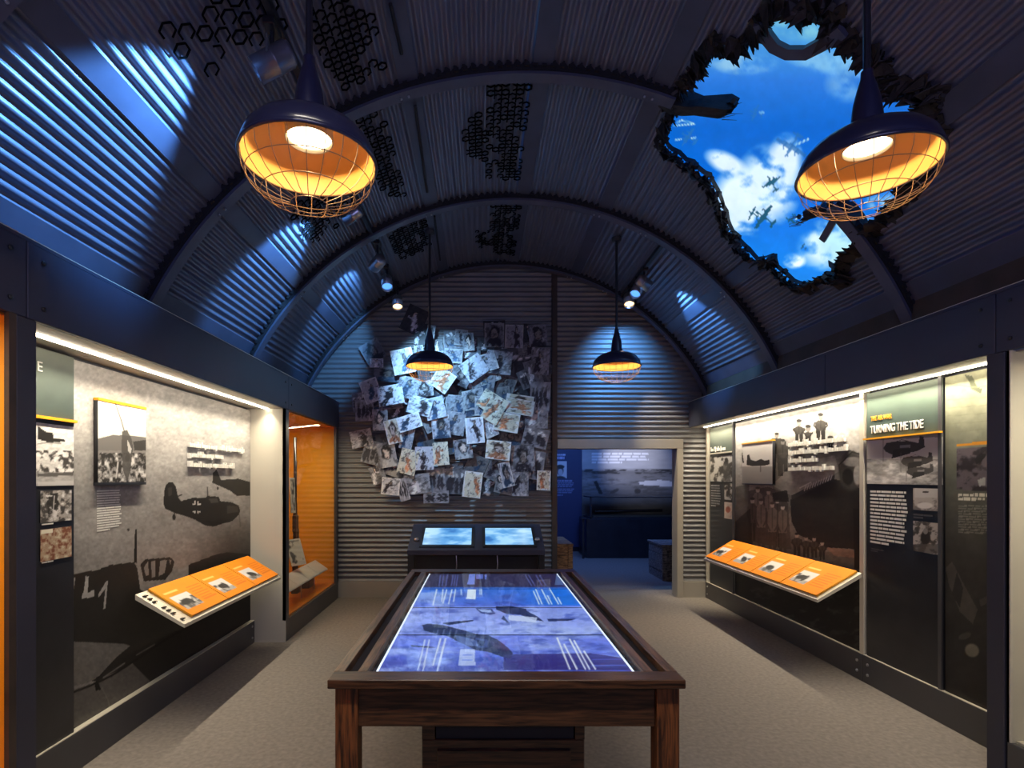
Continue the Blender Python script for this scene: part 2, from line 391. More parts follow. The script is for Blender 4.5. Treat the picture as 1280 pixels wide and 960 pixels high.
boxo('door_jamb', 'taupe_trim', d1, 2.607, 2.69, YF - .045, YF + .16, 0, 1.986, bev=.004)
boxo('door_jamb', 'brown_board', d1, .975, 1.01, YF + .05, YF + .16, 0, 1.986)

# ---- vault
HOLE = [(868,106),(878,88),(885,72),(890,54),(899,56),(906,50),(912,62),(920,69),(931,64),(938,55),(952,40),(959,30),(966,20),(974,9),(982,6),(990,12),(997,20),(1004,27),(1014,19),(1028,14),(1043,4),(1040,20),(1032,37),(1040,47),(1048,50),(1052,56),(1058,61),(1070,63),(1071,74),(1080,78),(1091,79),(1103,75),(1104,86),(1096,103),(1103,106),(1116,99),(1108,110),(1113,121),(1122,114),(1136,109),(1141,118),(1150,114),(1164,109),(1156,124),(1147,142),(1157,150),(1166,147),(1174,151),(1171,160),(1164,176),(1158,190),(1152,206),(1140,214),(1137,228),(1126,236),(1122,252),(1108,258),(1104,272),(1086,281),(1078,296),(1072,307),(1062,309),(1054,322),(1047,340),(1054,343),(1061,341),(1050,348),(1040,352),(1036,342),(1026,346),(1016,352),(1003,358),(990,353),(980,344),(970,335),(966,321),(952,324),(942,326),(932,314),(922,304),(915,292),(908,280),(906,267),(898,254),(897,242),(891,232),(886,221),(880,219),(873,213),(866,206),(855,202),(848,196),(839,190),(833,184),(829,178),(833,172),(836,160),(841,150),(848,138),(843,128),(852,118),(860,112)]
def dense(pts, step=6):
    out = []
    for (x0, y0), (x1, y1) in zip(pts, pts[1:] + pts[:1]):
        n = max(1, int(math.hypot(x1 - x0, y1 - y0) / step))
        out += [(x0 + (x1 - x0) * i / n, y0 + (y1 - y0) * i / n) for i in range(n)]
    return out
rg = random.Random(4)
HTY = [to_vault(x, y) for x, y in dense(HOLE)]
HTY = [(t + rg.uniform(-.004, .004), Y + rg.uniform(-.018, .018)) for t, Y in HTY]
BAYS = [(-2.6, -1.38), (-1.38, .34), (.34, 2.06), (2.06, 3.78), (3.78, 5.5), (5.5, 7.42)]
RIBS = [.34, 2.06, 3.78, 5.5, 7.22]
D = math.radians
SHEETS = [(-60.8, -47.0), (-45.0, -17.1), (-14.9, .9), (3.1, 16.9), (19.1, 44.9), (47.1, 60.8)]
FLATS = [(-63.2, -60.6), (-47.2, -44.8), (-17.3, -14.7), (.7, 3.3), (16.7, 19.3), (44.7, 47.3), (60.6, 63.2)]
def in_hole(T, Y):
    c = Canvas(T, Y); return c.inside(HTY)
ceil = setting('ceiling')
PITCH = .0605 / VR
def vault_piece(name, t0, t1, Y0, Y1, m, corr=True, r0=0.0):
    t0, t1 = D(t0), D(t1)
    hole = t1 > D(15) and Y1 > 2.1 and Y0 < 5.5
    nt = max(4, int((t1 - t0) / PITCH * 8)) if corr else 10
    ny = int((Y1 - Y0) / .02) if hole else 2
    T = np.linspace(t0, t1, nt + 1); Y = np.linspace(Y0, Y1, ny + 1 if hole else 2)
    TT, YY = np.meshgrid(T, Y, indexing='ij')
    R = VR + r0 + ((-.0095 * np.clip(np.cos(2 * np.pi * (TT - t0) / PITCH) * 1.2, -1, 1)) if corr else 0)
    P = np.stack([VCX + R * np.sin(TT), YY, VCZ + R * np.cos(TT)], -1); keep = None
    if hole:
        tc = (TT[:-1, :-1] + TT[1:, 1:]) / 2; yc = (YY[:-1, :-1] + YY[1:, 1:]) / 2
        keep = ~in_hole(tc, yc)
        if not keep.any(): return None
    return grid(name, P, m, ceil, keep=keep)
for (Y0, Y1) in BAYS:
    for a, b in SHEETS: vault_piece('corrugated_sheet', a, b, Y0, Y1, 'vault_sheet')
    for a, b in FLATS: vault_piece('flat_strip', a, b, Y0, Y1, 'flat_strip', False, -.014)
def arc_box(name, t0, t1, r0, r1, Y0, Y1, m, parent, n=None):
    n = n or max(3, int((t1 - t0) / D(2)))
    b = MB(); rings = []
    for i in range(n + 1):
        t = t0 + (t1 - t0) * i / n
        rings.append([vault(t, r0, Y0), vault(t, r0, Y1), vault(t, r1, Y1), vault(t, r1, Y0)])
    b.loft(rings); return b.build(name, m, parent)
rr = random.Random(9)
for Y in RIBS:
    spans = [(-66, 66)] if Y != 3.78 else [(-66, 20.5), (46.5, 66)]
    for a, b in spans:
        arc_box('arch_rib', D(a), D(b), 2.896, 2.952, Y, Y + .095, 'rib_paint', ceil)
        arc_box('painted_rib_shade', D(a), D(b), 2.915, 2.985, Y - .012, Y + .0, 'dark_gap', ceil)  # dark strip painted for the shade on the rib's front face and gap
    # closure blocks that fill the corrugations in front of each arch
    cb = MB(); 
    for a, b in spans:
        t = D(a)
        while t < D(b) - .02:
            cb.prism([vault(t, 2.93, Y - .03), vault(t + .011, 2.93, Y - .03), vault(t + .011, 2.975, Y - .03), vault(t, 2.975, Y - .03)], (0, .03, 0)); t += PITCH * rr.choice([1, 1, 1, 2])
    tag(cb.build('closure_blocks', 'dark_gap', ceil), kind='stuff')
    if Y > 2:
        for a in (-47, -17, 17, 47, 27):
            if Y == 3.78 and 20 < a < 46: continue
            for k in (-1, 1):
                p = vault(D(a + k * .55), 2.893, Y + .05)
                MB().cyl(p, p + (vault(D(a), 2.8, Y + .05) - vault(D(a), 2.893, Y + .05)).normalized() * .012, .009, 6).build('bolt', 'steel', ceil)

# ---- side walls
def side_wall(s):
    nm = 'wall_left' if s < 0 else 'wall_right'; W = setting(nm)
    XH, XR, XP = (XHL, XRL, XPL) if s < 0 else (XHR, XRR, XPR)
    o = s                                   # outward direction
    def bx(n, m, x0, x1, *a, bev=0): return boxo(n, m, W, min(x0, x1), max(x0, x1), *a, bev=bev)
    joints = [-2.5, .6, 2.313, 5.45, 7.38] if s < 0 else [-2.5, 1.2, 2.975, 4.45, 7.38]
    for i, (a, b) in enumerate(zip(joints, joints[1:])):
        bx('header_panel', 'header_paint', XH, XH + o * .03, a + .003, b - .003, HZ0, HZ1, bev=.003)
    for j in joints[1:-1]:
        if j == 4.45: continue
        for dy in (-.085, .085):
            for z in (2.33, 2.53):
                MB().cyl((XH, j + dy, z), (XH - o * .006, j + dy, z), .011, 8).build('bolt', 'black_satin', W)
    bx('header_cap', 'header_paint', XH + o * .0, XH + o * .45, -2.5, 7.38, HZ1, HZ1 + .015)
    bx('header_edge', 'ledge_metal', XH - o * .001, XH + o * .012, -2.5, 7.38, HZ1 + .015, HZ1 + .019)
    xt = VCX + o * (VR) * math.sin(D(63.2)); zt = VCZ + VR * math.cos(D(63.2))
    bx('eaves_board', 'brown_board', xt - o * .01, xt + o * .03, -2.5, 7.38, HZ1 - .05, zt + .02)
    for a, b in (((-2.5, .72), (2.21, 5.36)) if s < 0 else ((-2.5, 1.38), (2.915, 7.45))): bx('wall_board', 'column_paint', XP + o * .03, XP + o * .08, a, b, 0, HZ1)
    bx('outer_board', 'column_paint', XP + o * .56, XP + o * .60, -2.5, 7.45, 0, HZ1)
    # soffit in panels
    sj = [2.262, 3.05, 4.4, 5.36] if s < 0 else [2.925, 3.605, 4.36, 5.3, 6.594, 7.38]
    for a, b in zip(sj, sj[1:]):
        bx('soffit_panel', 'soffit_paint', XH + o * .031, XP + o * .03, a + .002, b - .002, HZ0 + .0, HZ0 + .02)
    # bottom rails
    rj = [(2.262, 5.36)] if s < 0 else [(2.95, 4.33), (4.33, 7.37)]
    for a, b in rj:
        bx('bottom_rail', 'rail_paint', XR, XR + o * .03, a + .002, b - .002, 0.0, .213, bev=.003)
        bx('ledge', 'ledge_metal', XR + o * .001, XP + o * .03, a + .002, b - .002, .213, .217)
    for j, zz in ([(5.3, (.06, .17))] if s < 0 else [(4.33, (.07, .15)), (7.3, (.06, .16))]):
        for dy in ((0,) if j > 5 else (-.06, .06)):
            for z in zz: MB().cyl((XR, j + dy, z), (XR - o * .006, j + dy, z), .012, 8).build('bolt', 'steel', W)
    return W
WL = side_wall(-1); WR = side_wall(1)
# columns under the headers
boxo('column', 'column_paint', WL, -2.24, XHL - .002, 2.262, 2.366, 0, HZ0, bev=.004)
boxo('column', 'column_paint', WR, XHR + .002, 3.01, 2.925, 3.03, 0, HZ0, bev=.004)
boxo('column_edge', 'brown_board', WL, -1.925, -1.905, 2.225, 2.26, 0, HZ0)
# posts of the right-hand wall
for y, wd, m in ((7.33, .05, 'ledge_metal'), (6.58, .022, 'rail_paint'), (4.345, .045, 'ledge_metal'), (3.605, .026, 'rail_paint')):
    boxo('panel_post', m, WR, XPR - .03, XPR + .02, y - wd / 2, y + wd / 2, .217, HZ0)
# back wall behind the viewpoint
wb = setting('wall_back'); boxo('wall_board', 'column_paint', wb, -3, 3.6, -2.7, -2.6, -.05, 4.6)

# ---- neighbouring gallery seen through the door
wg = setting('wall_gallery')
boxo('wall_board', 'gallery_wall', wg, .2, 5.4, 12.0, 12.1, 0, 3.4)
boxo('wall_board', 'gallery_wall', wg, .1, .2, 7.52, 12.1, 0, 3.4)
boxo('wall_board', 'gallery_wall', wg, 5.3, 5.4, 7.52, 12.1, 0, 3.4)
boxo('ceiling_board', 'dark_gap', wg, .1, 5.4, 7.52, 12.1, 3.4, 3.5)
boxo('baseboard', 'black_satin', wg, .2, 2.4, 11.98, 12.0, 0, .09)
# ================================================================== BACKLIT SKY, TORN ROOF
def ac_plane(c, x, y, L, ang, col, al=1, tw=1):
    """twin-engined aircraft seen from below, nose towards angle ang"""
    a = math.radians(ang); u = Vector((math.cos(a), math.sin(a))); v = Vector((-u.y, u.x)); p = Vector((x, y))
    Q = lambda *k: [tuple(p + u * (i * L) + v * (j * L)) for i, j in k]
    c.poly(Q((.5, 0), (.42, .05), (-.45, .03), (-.5, 0), (-.45, -.03), (.42, -.05)), col, al)
    c.poly(Q((.18, 0), (.12, .62), (.02, .62), (-.06, 0), (.02, -.62), (.12, -.62)), col, al)
    c.poly(Q((-.36, 0), (-.40, .2), (-.48, .2), (-.5, 0), (-.48, -.2), (-.40, -.2)), col, al)
    if tw:
        for k in (-.24, .24): c.poly(Q((.28, k - .03), (.28, k + .03), (.0, k + .03), (.0, k - .03)), col, al)
T = np.linspace(D(3), D(72), 330); Y = np.linspace(1.6, 6.3, 330); TT, YY = np.meshgrid(T, Y, indexing='ij'); RS = 3.03
P = np.stack([VCX + RS * np.sin(TT), YY, VCZ + RS * np.cos(TT)], -1)
c = flat_canvas(P, 11)
c.vgrad([(-200, (.30, .58, .74)), (0, (.30, .60, .78)), (60, (.25, .56, .84)), (100, (.16, .45, .82)), (160, (.02, .38, .78)), (250, (.05, .42, .85)), (330, (.10, .50, .90)), (420, (.2, .55, .9))])
n1 = c.noise(46, 26, 5, 3); n2 = c.noise(20, 13, 4, 8)
def cloud(x, y, rx, ry, col, al, ang=0):
    ca, sa = math.cos(math.radians(ang)), math.sin(math.radians(ang)); dx, dy = c.A - x, c.B - y
    d = ((dx * ca + dy * sa) / rx) ** 2 + ((-dx * sa + dy * ca) / ry) ** 2
    c.mix(np.clip((1.15 - d) * 1.2, 0, 1) * np.clip((n1 * .6 + n2 * .6 - .42) * 4.5, 0, 1) * al, col)
cloud(930, 80, 45, 14, (.55, .75, .88), .9); cloud(1040, 78, 62, 16, (.50, .74, .90), .85, 8); cloud(1060, 105, 30, 24, (.50, .72, .90), .6)
cloud(1010, 28, 50, 24, (.50, .76, .84), .8)
cloud(960, 232, 42, 52, (.84, .93, .99), 1); cloud(925, 245, 36, 36, (.86, .94, .99), 1); cloud(935, 275, 34, 22, (.84, .93, .99), 1); cloud(908, 204, 30, 14, (.84, .92, .98), 1, 25); cloud(982, 200, 22, 34, (.84, .92, .98), 1)
cloud(1035, 305, 40, 32, (.82, .93, .97), 1.0, -25); cloud(1060, 300, 40, 30, (.70, .90, .95), .9, -20); cloud(993, 326, 15, 10, (.90, .97, 1), 1.2)
cloud(1110, 265, 50, 26, (.72, .88, .93), 1.0)
dk = (.10, .33, .44)
ac_plane(c, 965, 229, 22, -120, dk, .95); ac_plane(c, 956, 272, 29, 215, dk, .98); ac_plane(c, 941, 267, 15, 210, dk, .95)
ac_plane(c, 990, 275, 15, 115, dk, .9); ac_plane(c, 1004, 308, 9, 215, (.15, .35, .5), .9, 0)
ac_plane(c, 990, 182, 34, 120, (.16, .40, .66), .75); ac_plane(c, 945, 142, 18, 200, (.14, .42, .72), .7); ac_plane(c, 861, 172, 22, 215, (.14, .42, .70), .8)
for q in ([(847, 153), (853, 150), (867, 155)], [(843, 157), (868, 155)], [(844, 175), (851, 174)], [(864, 173), (870, 172)], [(995, 181), (1010, 174)], [(994, 274), (1002, 270)], [(950, 141), (955, 140)]):
    c.line(q, 1.4, (.75, .92, .92), .9)
c.shade(.05, 12, 12)
SKY = grid('sky_lightbox', P, 'sky_screen', None, c.C)
tag(SKY, 'backlit sky picture with clouds and small aircraft behind the torn hole in the roof', 'lightbox')

# torn sheet metal: curled flaps round the hole, part of the roof
def torn_edge():
    r = random.Random(21); n = len(HTY); flaps = MB(); crust = MB()
    cen = (sum(t for t, _ in HTY) / n, sum(y for _, y in HTY) / n)
    for i in range(n):
        t, Y = HTY[i]; t2, Y2 = HTY[(i + 1) % n]
        ex, ey = (t2 - t) * VR, Y2 - Y; L = math.hypot(ex, ey) + 1e-6; nx, ny = -ey / L, ex / L
        if (cen[0] - t) * VR * nx + (cen[1] - Y) * ny > 0: nx, ny = -nx, -ny     # n points away from the opening
        for k in range(3):
            f = r.random(); bt = t + (t2 - t) * f; by = Y + (Y2 - Y) * f
            out = r.uniform(.02, .10); rad = r.uniform(-.10, -.01); wd = r.uniform(.02, .05); tip = r.uniform(-.05, .02)
            def q(o, s, rr_): return vault(bt + (nx * o + ex / L * s) / VR, VR + rr_, by + ny * o + ey / L * s)
            a = [q(out, -wd, -.004), q(out, wd, -.012), q(out * .4, wd * r.uniform(.3, 1), rad * .6), q(tip, wd * r.uniform(-.6, .6), rad), q(out * .3, -wd * r.uniform(.4, 1), rad * .5)]
            flaps.prism(a, (r.uniform(-.006, .006), r.uniform(-.006, .006), .006))
        for k in range(4):
            f = r.random(); o = abs(r.gauss(0, .045)) - .012
            p = vault(t + (t2 - t) * f + nx * o / VR, VR - r.uniform(-.03, .035), Y + (Y2 - Y) * f + ny * o); s = r.uniform(.008, .026)
            M = Matrix.Translation(p) @ Matrix.Rotation(r.uniform(0, 6), 4, Vector((r.random(), r.random(), r.random())).normalized())
            crust.box(-s, s, -s * r.uniform(.3, 1), s * .6, -s * .5, s * r.uniform(.2, .9), M=M)
    tag(flaps.build('torn_flaps', 'charred', ceil), kind='stuff')
    tag(crust.build('charred_crust', 'charred', ceil), kind='stuff')
torn_edge()
def hole_wall():                                    # dark thickness of the roof above the opening
    rings = [[vault(t, VR + .01, Y), vault(t, RS - .02, Y)] for t, Y in HTY]
    P = np.array([[list(a), list(b)] for a, b in rings + rings[:1]])
    grid('opening_reveal', P, 'charred', ceil)
hole_wall()
def ribbon(name, pts, r, width, th, m, parent, wY=True):
    """bent flat bar following points given as (px, py) at radius r"""
    V = [on_vault(x, y, r) for x, y in pts]; b = MB(); rings = []
    for i, p in enumerate(V):
        t = (V[min(i + 1, len(V) - 1)] - V[max(i - 1, 0)]).normalized(); rad = (Vector((VCX, p.y, VCZ)) - p).normalized()
        s = t.cross(rad).normalized() * width / 2; d = rad * th / 2
        rings.append([p + s + d, p - s + d, p - s - d, p + s - d])
    b.loft(rings); return b.build(name, m, parent)
b1 = ribbon('bent_roof_strip', [(950, 28), (957, 44), (968, 58), (984, 66), (1007, 66), (1026, 56), (1044, 46), (1054, 38)], 2.93, .07, .03, 'rib_paint', None)
tag(b1, 'bent dark metal strip sagging across the top of the roof hole', 'metal strip')
# broken ends of the arch that crossed the opening
def stub(pts, tear, label):
    V = [on_vault(x, y, 2.90) for x, y in pts]; root = thing('broken_rib_end', V[0], label, 'broken rib')
    b = MB(); rings = []
    for i, p in enumerate(V):
        rad = (Vector((VCX, p.y, VCZ)) - p).normalized(); sY = Vector((0, .095 if i < len(V) - 1 else .05, 0)); th = .10 + .02 * ((i * 7) % 3 - 1)
        rings.append([p, p + sY, p - rad * th * .2 + sY, p - rad * th * .2 + Vector((0, .012, 0)), p - rad * th + Vector((0, .012, 0)), p - rad * th])
    b.loft(rings); b.build('rib_channel', 'charred', root)
    fl = MB(); r = random.Random(tear); e = V[-1]; d = (V[-1] - V[-2]).normalized()
    for k in range(7):
        o = e + Vector((0, r.uniform(-.01, .1), r.uniform(-.03, .05))); 
        fl.prism([o - d * .05, o - d * .04 + Vector((0, .04, .02)), o + d * r.uniform(.02, .07) + Vector((0, r.uniform(0, .04), r.uniform(-.02, .05)))], (0, .006, .006))
    tag(fl.build('torn_metal', 'charred', root), kind='stuff')
    fl2 = MB()
    for k in range(14):
        f = r.random(); j = min(int(f * (len(V) - 1)), len(V) - 2); o = V[j].lerp(V[j + 1], f * (len(V) - 1) - j) + Vector((0, r.uniform(-.01, .09), .04)); s = r.uniform(.015, .035)
        M = Matrix.Translation(o) @ Matrix.Rotation(r.uniform(0, 6), 4, Vector((1, .5, .3)).normalized()); fl2.box(-s, s, -s * .5, s * .5, -s * .4, s * .6, M=M)
    tag(fl2.build('charred_bits', 'charred', root), kind='stuff')
stub([(828, 122), (842, 131), (858, 134), (874, 133), (890, 135), (905, 137), (918, 136)], 3, 'torn end of the arch rib jutting into the roof hole beside the small aircraft')
stub([(1078, 293), (1066, 278), (1052, 266), (1036, 262), (1018, 268), (1004, 272)], 5, 'torn end of the arch rib below the cage of the lamp near the hole')
s2 = ribbon('dangling_strap', [(1046, 268), (1038, 283), (1028, 300)], 2.9, .05, .02, 'rib_paint', None)
tag(s2, 'short dark metal strap dangling from the broken rib in front of a white cloud', 'metal strap')

# ---- honeycomb netting patches hung under the vault
def net_patch(px_quad, label, cell=.05, seed=1, ragged=.25):
    """hexagon netting over the quad seen at four pixel corners"""
    r = random.Random(seed); q = [to_vault(x, y, VR - .03) for x, y in px_quad]
    t0, t1 = min(a for a, _ in q), max(a for a, _ in q); y0, y1 = min(b for _, b in q), max(b for _, b in q)
    m = MB(); h = cell * .5; row = 0; s = t0 * VR
    sx = cell * 1.5; nrow = int((t1 - t0) * VR / (cell * .87)) + 2; ncol = int((y1 - y0) / sx) + 1
    def pt(u, v): return vault(u / VR, VR - .024, v)
    for i in range(nrow):
        u = t0 * VR + i * cell * .87
        edge = i in (0, nrow - 1)
        for j in range(ncol):
            v = y0 + j * sx + (sx / 2 if i % 2 else 0)
            if (edge or j in (0, ncol - 1)) and r.random() < ragged: continue
            if r.random() < .06: continue
            hexp = [pt(u + .5 * cell * math.sin(a), v + .5 * cell * math.cos(a)) for a in [math.pi / 3 * k for k in range(6)]]
            m.tube(hexp[:4] if r.random() < .15 else hexp, .0065, 3, closed=False) if r.random() < .5 else m.tube(hexp, .0072, 3, closed=True)
    o = m.build('honeycomb_netting', 'mesh_black'); o['kind'] = 'stuff'
    tag(o, label, 'netting', 'black netting patches under the vault')
net_patch([(205, 0), (335, 0), (225, 60), (335, 50)], 'widest black netting patch, above the can spotlight at the edge of the photo', .085, 1)
net_patch([(400, 10), (452, 8), (418, 100), (462, 92)], 'black netting patch beside the stem of the large lamp, before the first arch', .062, 2)
net_patch([(452, 138), (474, 136), (482, 245), (503, 242)], 'long black netting patch running back beside the cage of the large lamp', .062, 3)
net_patch([(581, 147), (606, 147), (586, 200), (606, 200)], 'short black netting patch near the crown of the middle bay', .062, 4)
net_patch([(616, 106), (651, 106), (611, 222), (642, 222)], 'long black netting patch at the crown of the middle bay', .062, 5)
net_patch([(486, 287), (527, 280), (502, 318), (528, 312)], 'black netting patch above the three clustered spotlights in the last bay', .062, 6)
net_patch([(618, 258), (640, 258), (614, 318), (636, 318)], 'black netting patch at the crown of the last bay, above the photo collage', .062, 7)
net_patch([(376, 255), (420, 250), (372, 278), (425, 280)], 'black netting patch just below the wire cage of the large lamp', .062, 8)
net_patch([(597, 290), (608, 290), (597, 310), (608, 310)], 'tiny black netting patch beside the crown patch of the last bay', .045, 9)

# ---- ceiling conduits
for (a, b, lab) in (((488, 5), (502, 67), 'dark conduit on the flat roof strip nearest the viewer'), ((519, 133), (534, 240), 'dark conduit on the flat roof strip in the middle bay'), ((543, 270), (550, 325), 'dark conduit on the flat roof strip in the last bay')):
    o = MB().tube([on_vault(*a, 2.925), on_vault(*b, 2.925)], .012, 6).build('ceiling_conduit', 'dark_gap'); tag(o, lab, 'conduit', 'ceiling conduits')

# ================================================================== PENDANT LAMPS
LAMP_W = 5.5
def pendant(loc, label, zt):
    x, y, z = loc; R = thing('pendant_lamp', (x, y, z), label, 'lamp', 'caged pendant lamps')
    c = Vector(loc)
    sh = MB().lathe([(.252, -.004), (.256, .004), (.25, .03), (.236, .065), (.205, .1), (.16, .128), (.1, .148), (.062, .156)], c, 48).build('shade', 'lamp_shade_out', R)
    MB().lathe([(.250, -.003), (.246, .028), (.230, .062), (.200, .096), (.155, .123), (.095, .140), (.01, .144)], c, 48).build('reflector', 'lamp_shade_in', sh)
    MB().lathe([(.062, .154), (.058, .20), (.050, .27), (.036, .33), (.024, .37), (.022, .40)], c, 24).build('neck', 'lamp_shade_out', R)
    MB().lathe([(.253, .008), (.259, .004), (.261, -.004), (.256, -.010), (.249, -.006)], c, 48).build('rim', 'lamp_shade_out', sh)
    lc = MB().lathe([(.090, .140), (.090, .080), (.086, .080), (.086, .140)], c, 32).build('lamp_collar', 'cream_paint', R)
    MB().lathe([(.085, .100), (.080, .092), (.05, .086), (1e-4, .084)], c, 32).build('bulb', 'bulb_glow', lc)
    spot('lamp_beam', c + Vector((0, 0, .074)), c - Vector((0, 0, 1)), LAMP_W, (1, .62, .28), 175, .03, .01)
    MB().tube([c + Vector((0, 0, .39)), Vector((x, y, zt))], .014, 10).build('stem', 'black_satin', R)
    MB().lathe([(.0001, -.035), (.05, -.035), (.055, 0)], (x, y, zt), 16).build('ceiling_rose', 'black_satin', R)
    g = MB(); dep = .165
    def q(f, a): 
        rr_ = .25 * math.cos(f * math.pi / 2) ** .8 if f < 1 else 0; return c + Vector((rr_ * math.cos(a), rr_ * math.sin(a), -.006 - dep * math.sin(f * math.pi / 2)))
    for k in range(24):
        a = 2 * math.pi * k / 24; g.tube([q(f, a) for f in (0, .15, .3, .45, .6, .74, .87)], .0016, 4)
    for f in (.0, .27, .56, .87): g.tube([q(f, 2 * math.pi * k / 36) for k in range(36)], .002, 4, closed=True)
    g.build('wire_cage', 'lamp_wire', R)
    return R
def zv(x): return VCZ + math.sqrt(VR ** 2 - (x - VCX) ** 2)
pendant((-.665, 2.13, 2.82), 'large caged pendant lamp over the orange label shelf side, near the can spotlight', zv(-.665) - .02)
pendant((1.585, 2.27, 2.87), 'large caged pendant lamp hanging in front of the torn roof hole', zv(1.585) - .02)
pendant((-.565, 6.0, 2.815), 'small far pendant lamp hanging in front of the photo collage', zv(-.565) - .02)
pendant((1.455, 5.95, 2.80), 'small far pendant lamp hanging above the doorway', zv(1.455) - .02)

# ================================================================== SPOTLIGHTS
def can(loc, tgt, label, lens, m='steel', L=.17, r=.064, group='can spotlights on the ceiling tracks'):
    loc = Vector(loc); d = (Vector(tgt) - loc).normalized(); R = thing('can_spotlight', loc, label, 'spotlight', group)
    a = loc - d * L * .55; b = loc + d * L * .45; q = (b - a).length
    hs = MB().lathe([(1e-4, 0), (r * .8, 0), (r, .02), (r, q * .45), (r * 1.04, q * .46), (r * 1.04, q * .5), (r, q * .51), (r, q), (r * .93, q), (r * .9, q * .75)], a, 28, d).build('housing', m, R)
    MB().disc(a + d * q * .78, r * .9, 24, d).build('lens', lens, hs)
    zt = zv(loc.x) - .05
    MB().tube([loc + Vector((0, 0, r)), (loc.x, loc.y, zt)], .012, 8).build('stem', 'black_satin', R)
    MB().tube([loc + Vector((0, -r - .01, 0)), loc + Vector((0, -r - .01, r * 1.3)), loc + Vector((0, r + .01, r * 1.3)), loc + Vector((0, r + .01, 0))], .006, 6).build('yoke', 'steel', R)
    MB().box(loc.x - .03, loc.x + .03, loc.y - .06, loc.y + .06, zt - .03, zt + .01, bev=.004).build('track_adapter', 'black_satin', R)
can(S1, T1, 'large can spotlight near the stem of the large lamp, aimed at the blue-lit sheets', 'lens_blue', 'can_metal', .22, .068)
can(S2, T2, 'can spotlight below the first arch, just behind the cage of the large lamp', 'lens_blue', 'steel', .17, .05)
can(S3, T3, 'blue-glowing can spotlight, upper one of the cluster of three', 'lens_blue')
can(S4, S4 + Vector((.1, -.35, -.6)), 'blue-glowing can spotlight, middle one of the cluster of three', 'lens_blue')
can(S5, S5 + Vector((.1, -.5, -1)), 'amber-glowing can spotlight, lowest one of the cluster of three', 'lens_warm')
can(S6, T6, 'blue-glowing can spotlight above the far doorway lamp, nearest the curved wall', 'lens_blue')
can(S7, S7 + Vector((-.3, -.35, -.6)), 'pale blue can spotlight between the two others above the doorway', 'lens_blue')
can(S8, S8 + Vector((-.1, -.5, -1)), 'amber-glowing can spotlight beside the cord of the far doorway lamp', 'lens_warm')
for x, lab in ((-1.1, 'dark lighting track carrying the spotlights over the gun-camera side'), (1.84, 'dark lighting track over the doorway side of the vault')):
    z = zv(x) - .035; y0 = 2.2 if x < 0 else 5.6
    o = MB().box(x - .02, x + .02, y0, 7.3, z - .02, z + .02).build('lighting_track', 'black_satin')
    tag(o, 'dark lighting track over the wall with aircraft mural and orange display case' if x < 0 else 'short dark lighting track over the doorway side of the vault', 'track')
# LED strips in the soffits
o = boxo('led_strip', 'led_glow', None, -2.085, -2.065, 2.37, 5.355, HZ0 - .010, HZ0 - .001); tag(o, 'glowing white light strip above the mural of two dark aircraft', 'light strip')
o = boxo('led_strip', 'led_glow', None, 2.935, 2.955, 3.035, 7.30, HZ0 - .010, HZ0 - .001); tag(o, 'glowing white light strip above the panels beside the doorway', 'light strip')
# ================================================================== LEFT WALL PRINTS
def wall_print(name, X, px0, px1, z0, z1, nx, nz, paint, parent, th=.01, seed=1, m='print'):
    c, P = wall_canvas(X, px0, px1, z0, z1, nx, nz, seed); paint(c)
    face = 1 if X < 0 else -1
    return grid(name, P, m, parent, c.C, smooth=False, back=(-face * th, 0, 0))
G = lambda v, t=0: (v + .012 + t, v, v - .012 - t)       # slightly warm greys of the old photographs
def Q(ox, oy, s, pts): return [(ox + x / s, oy + y / s) for x, y in pts]

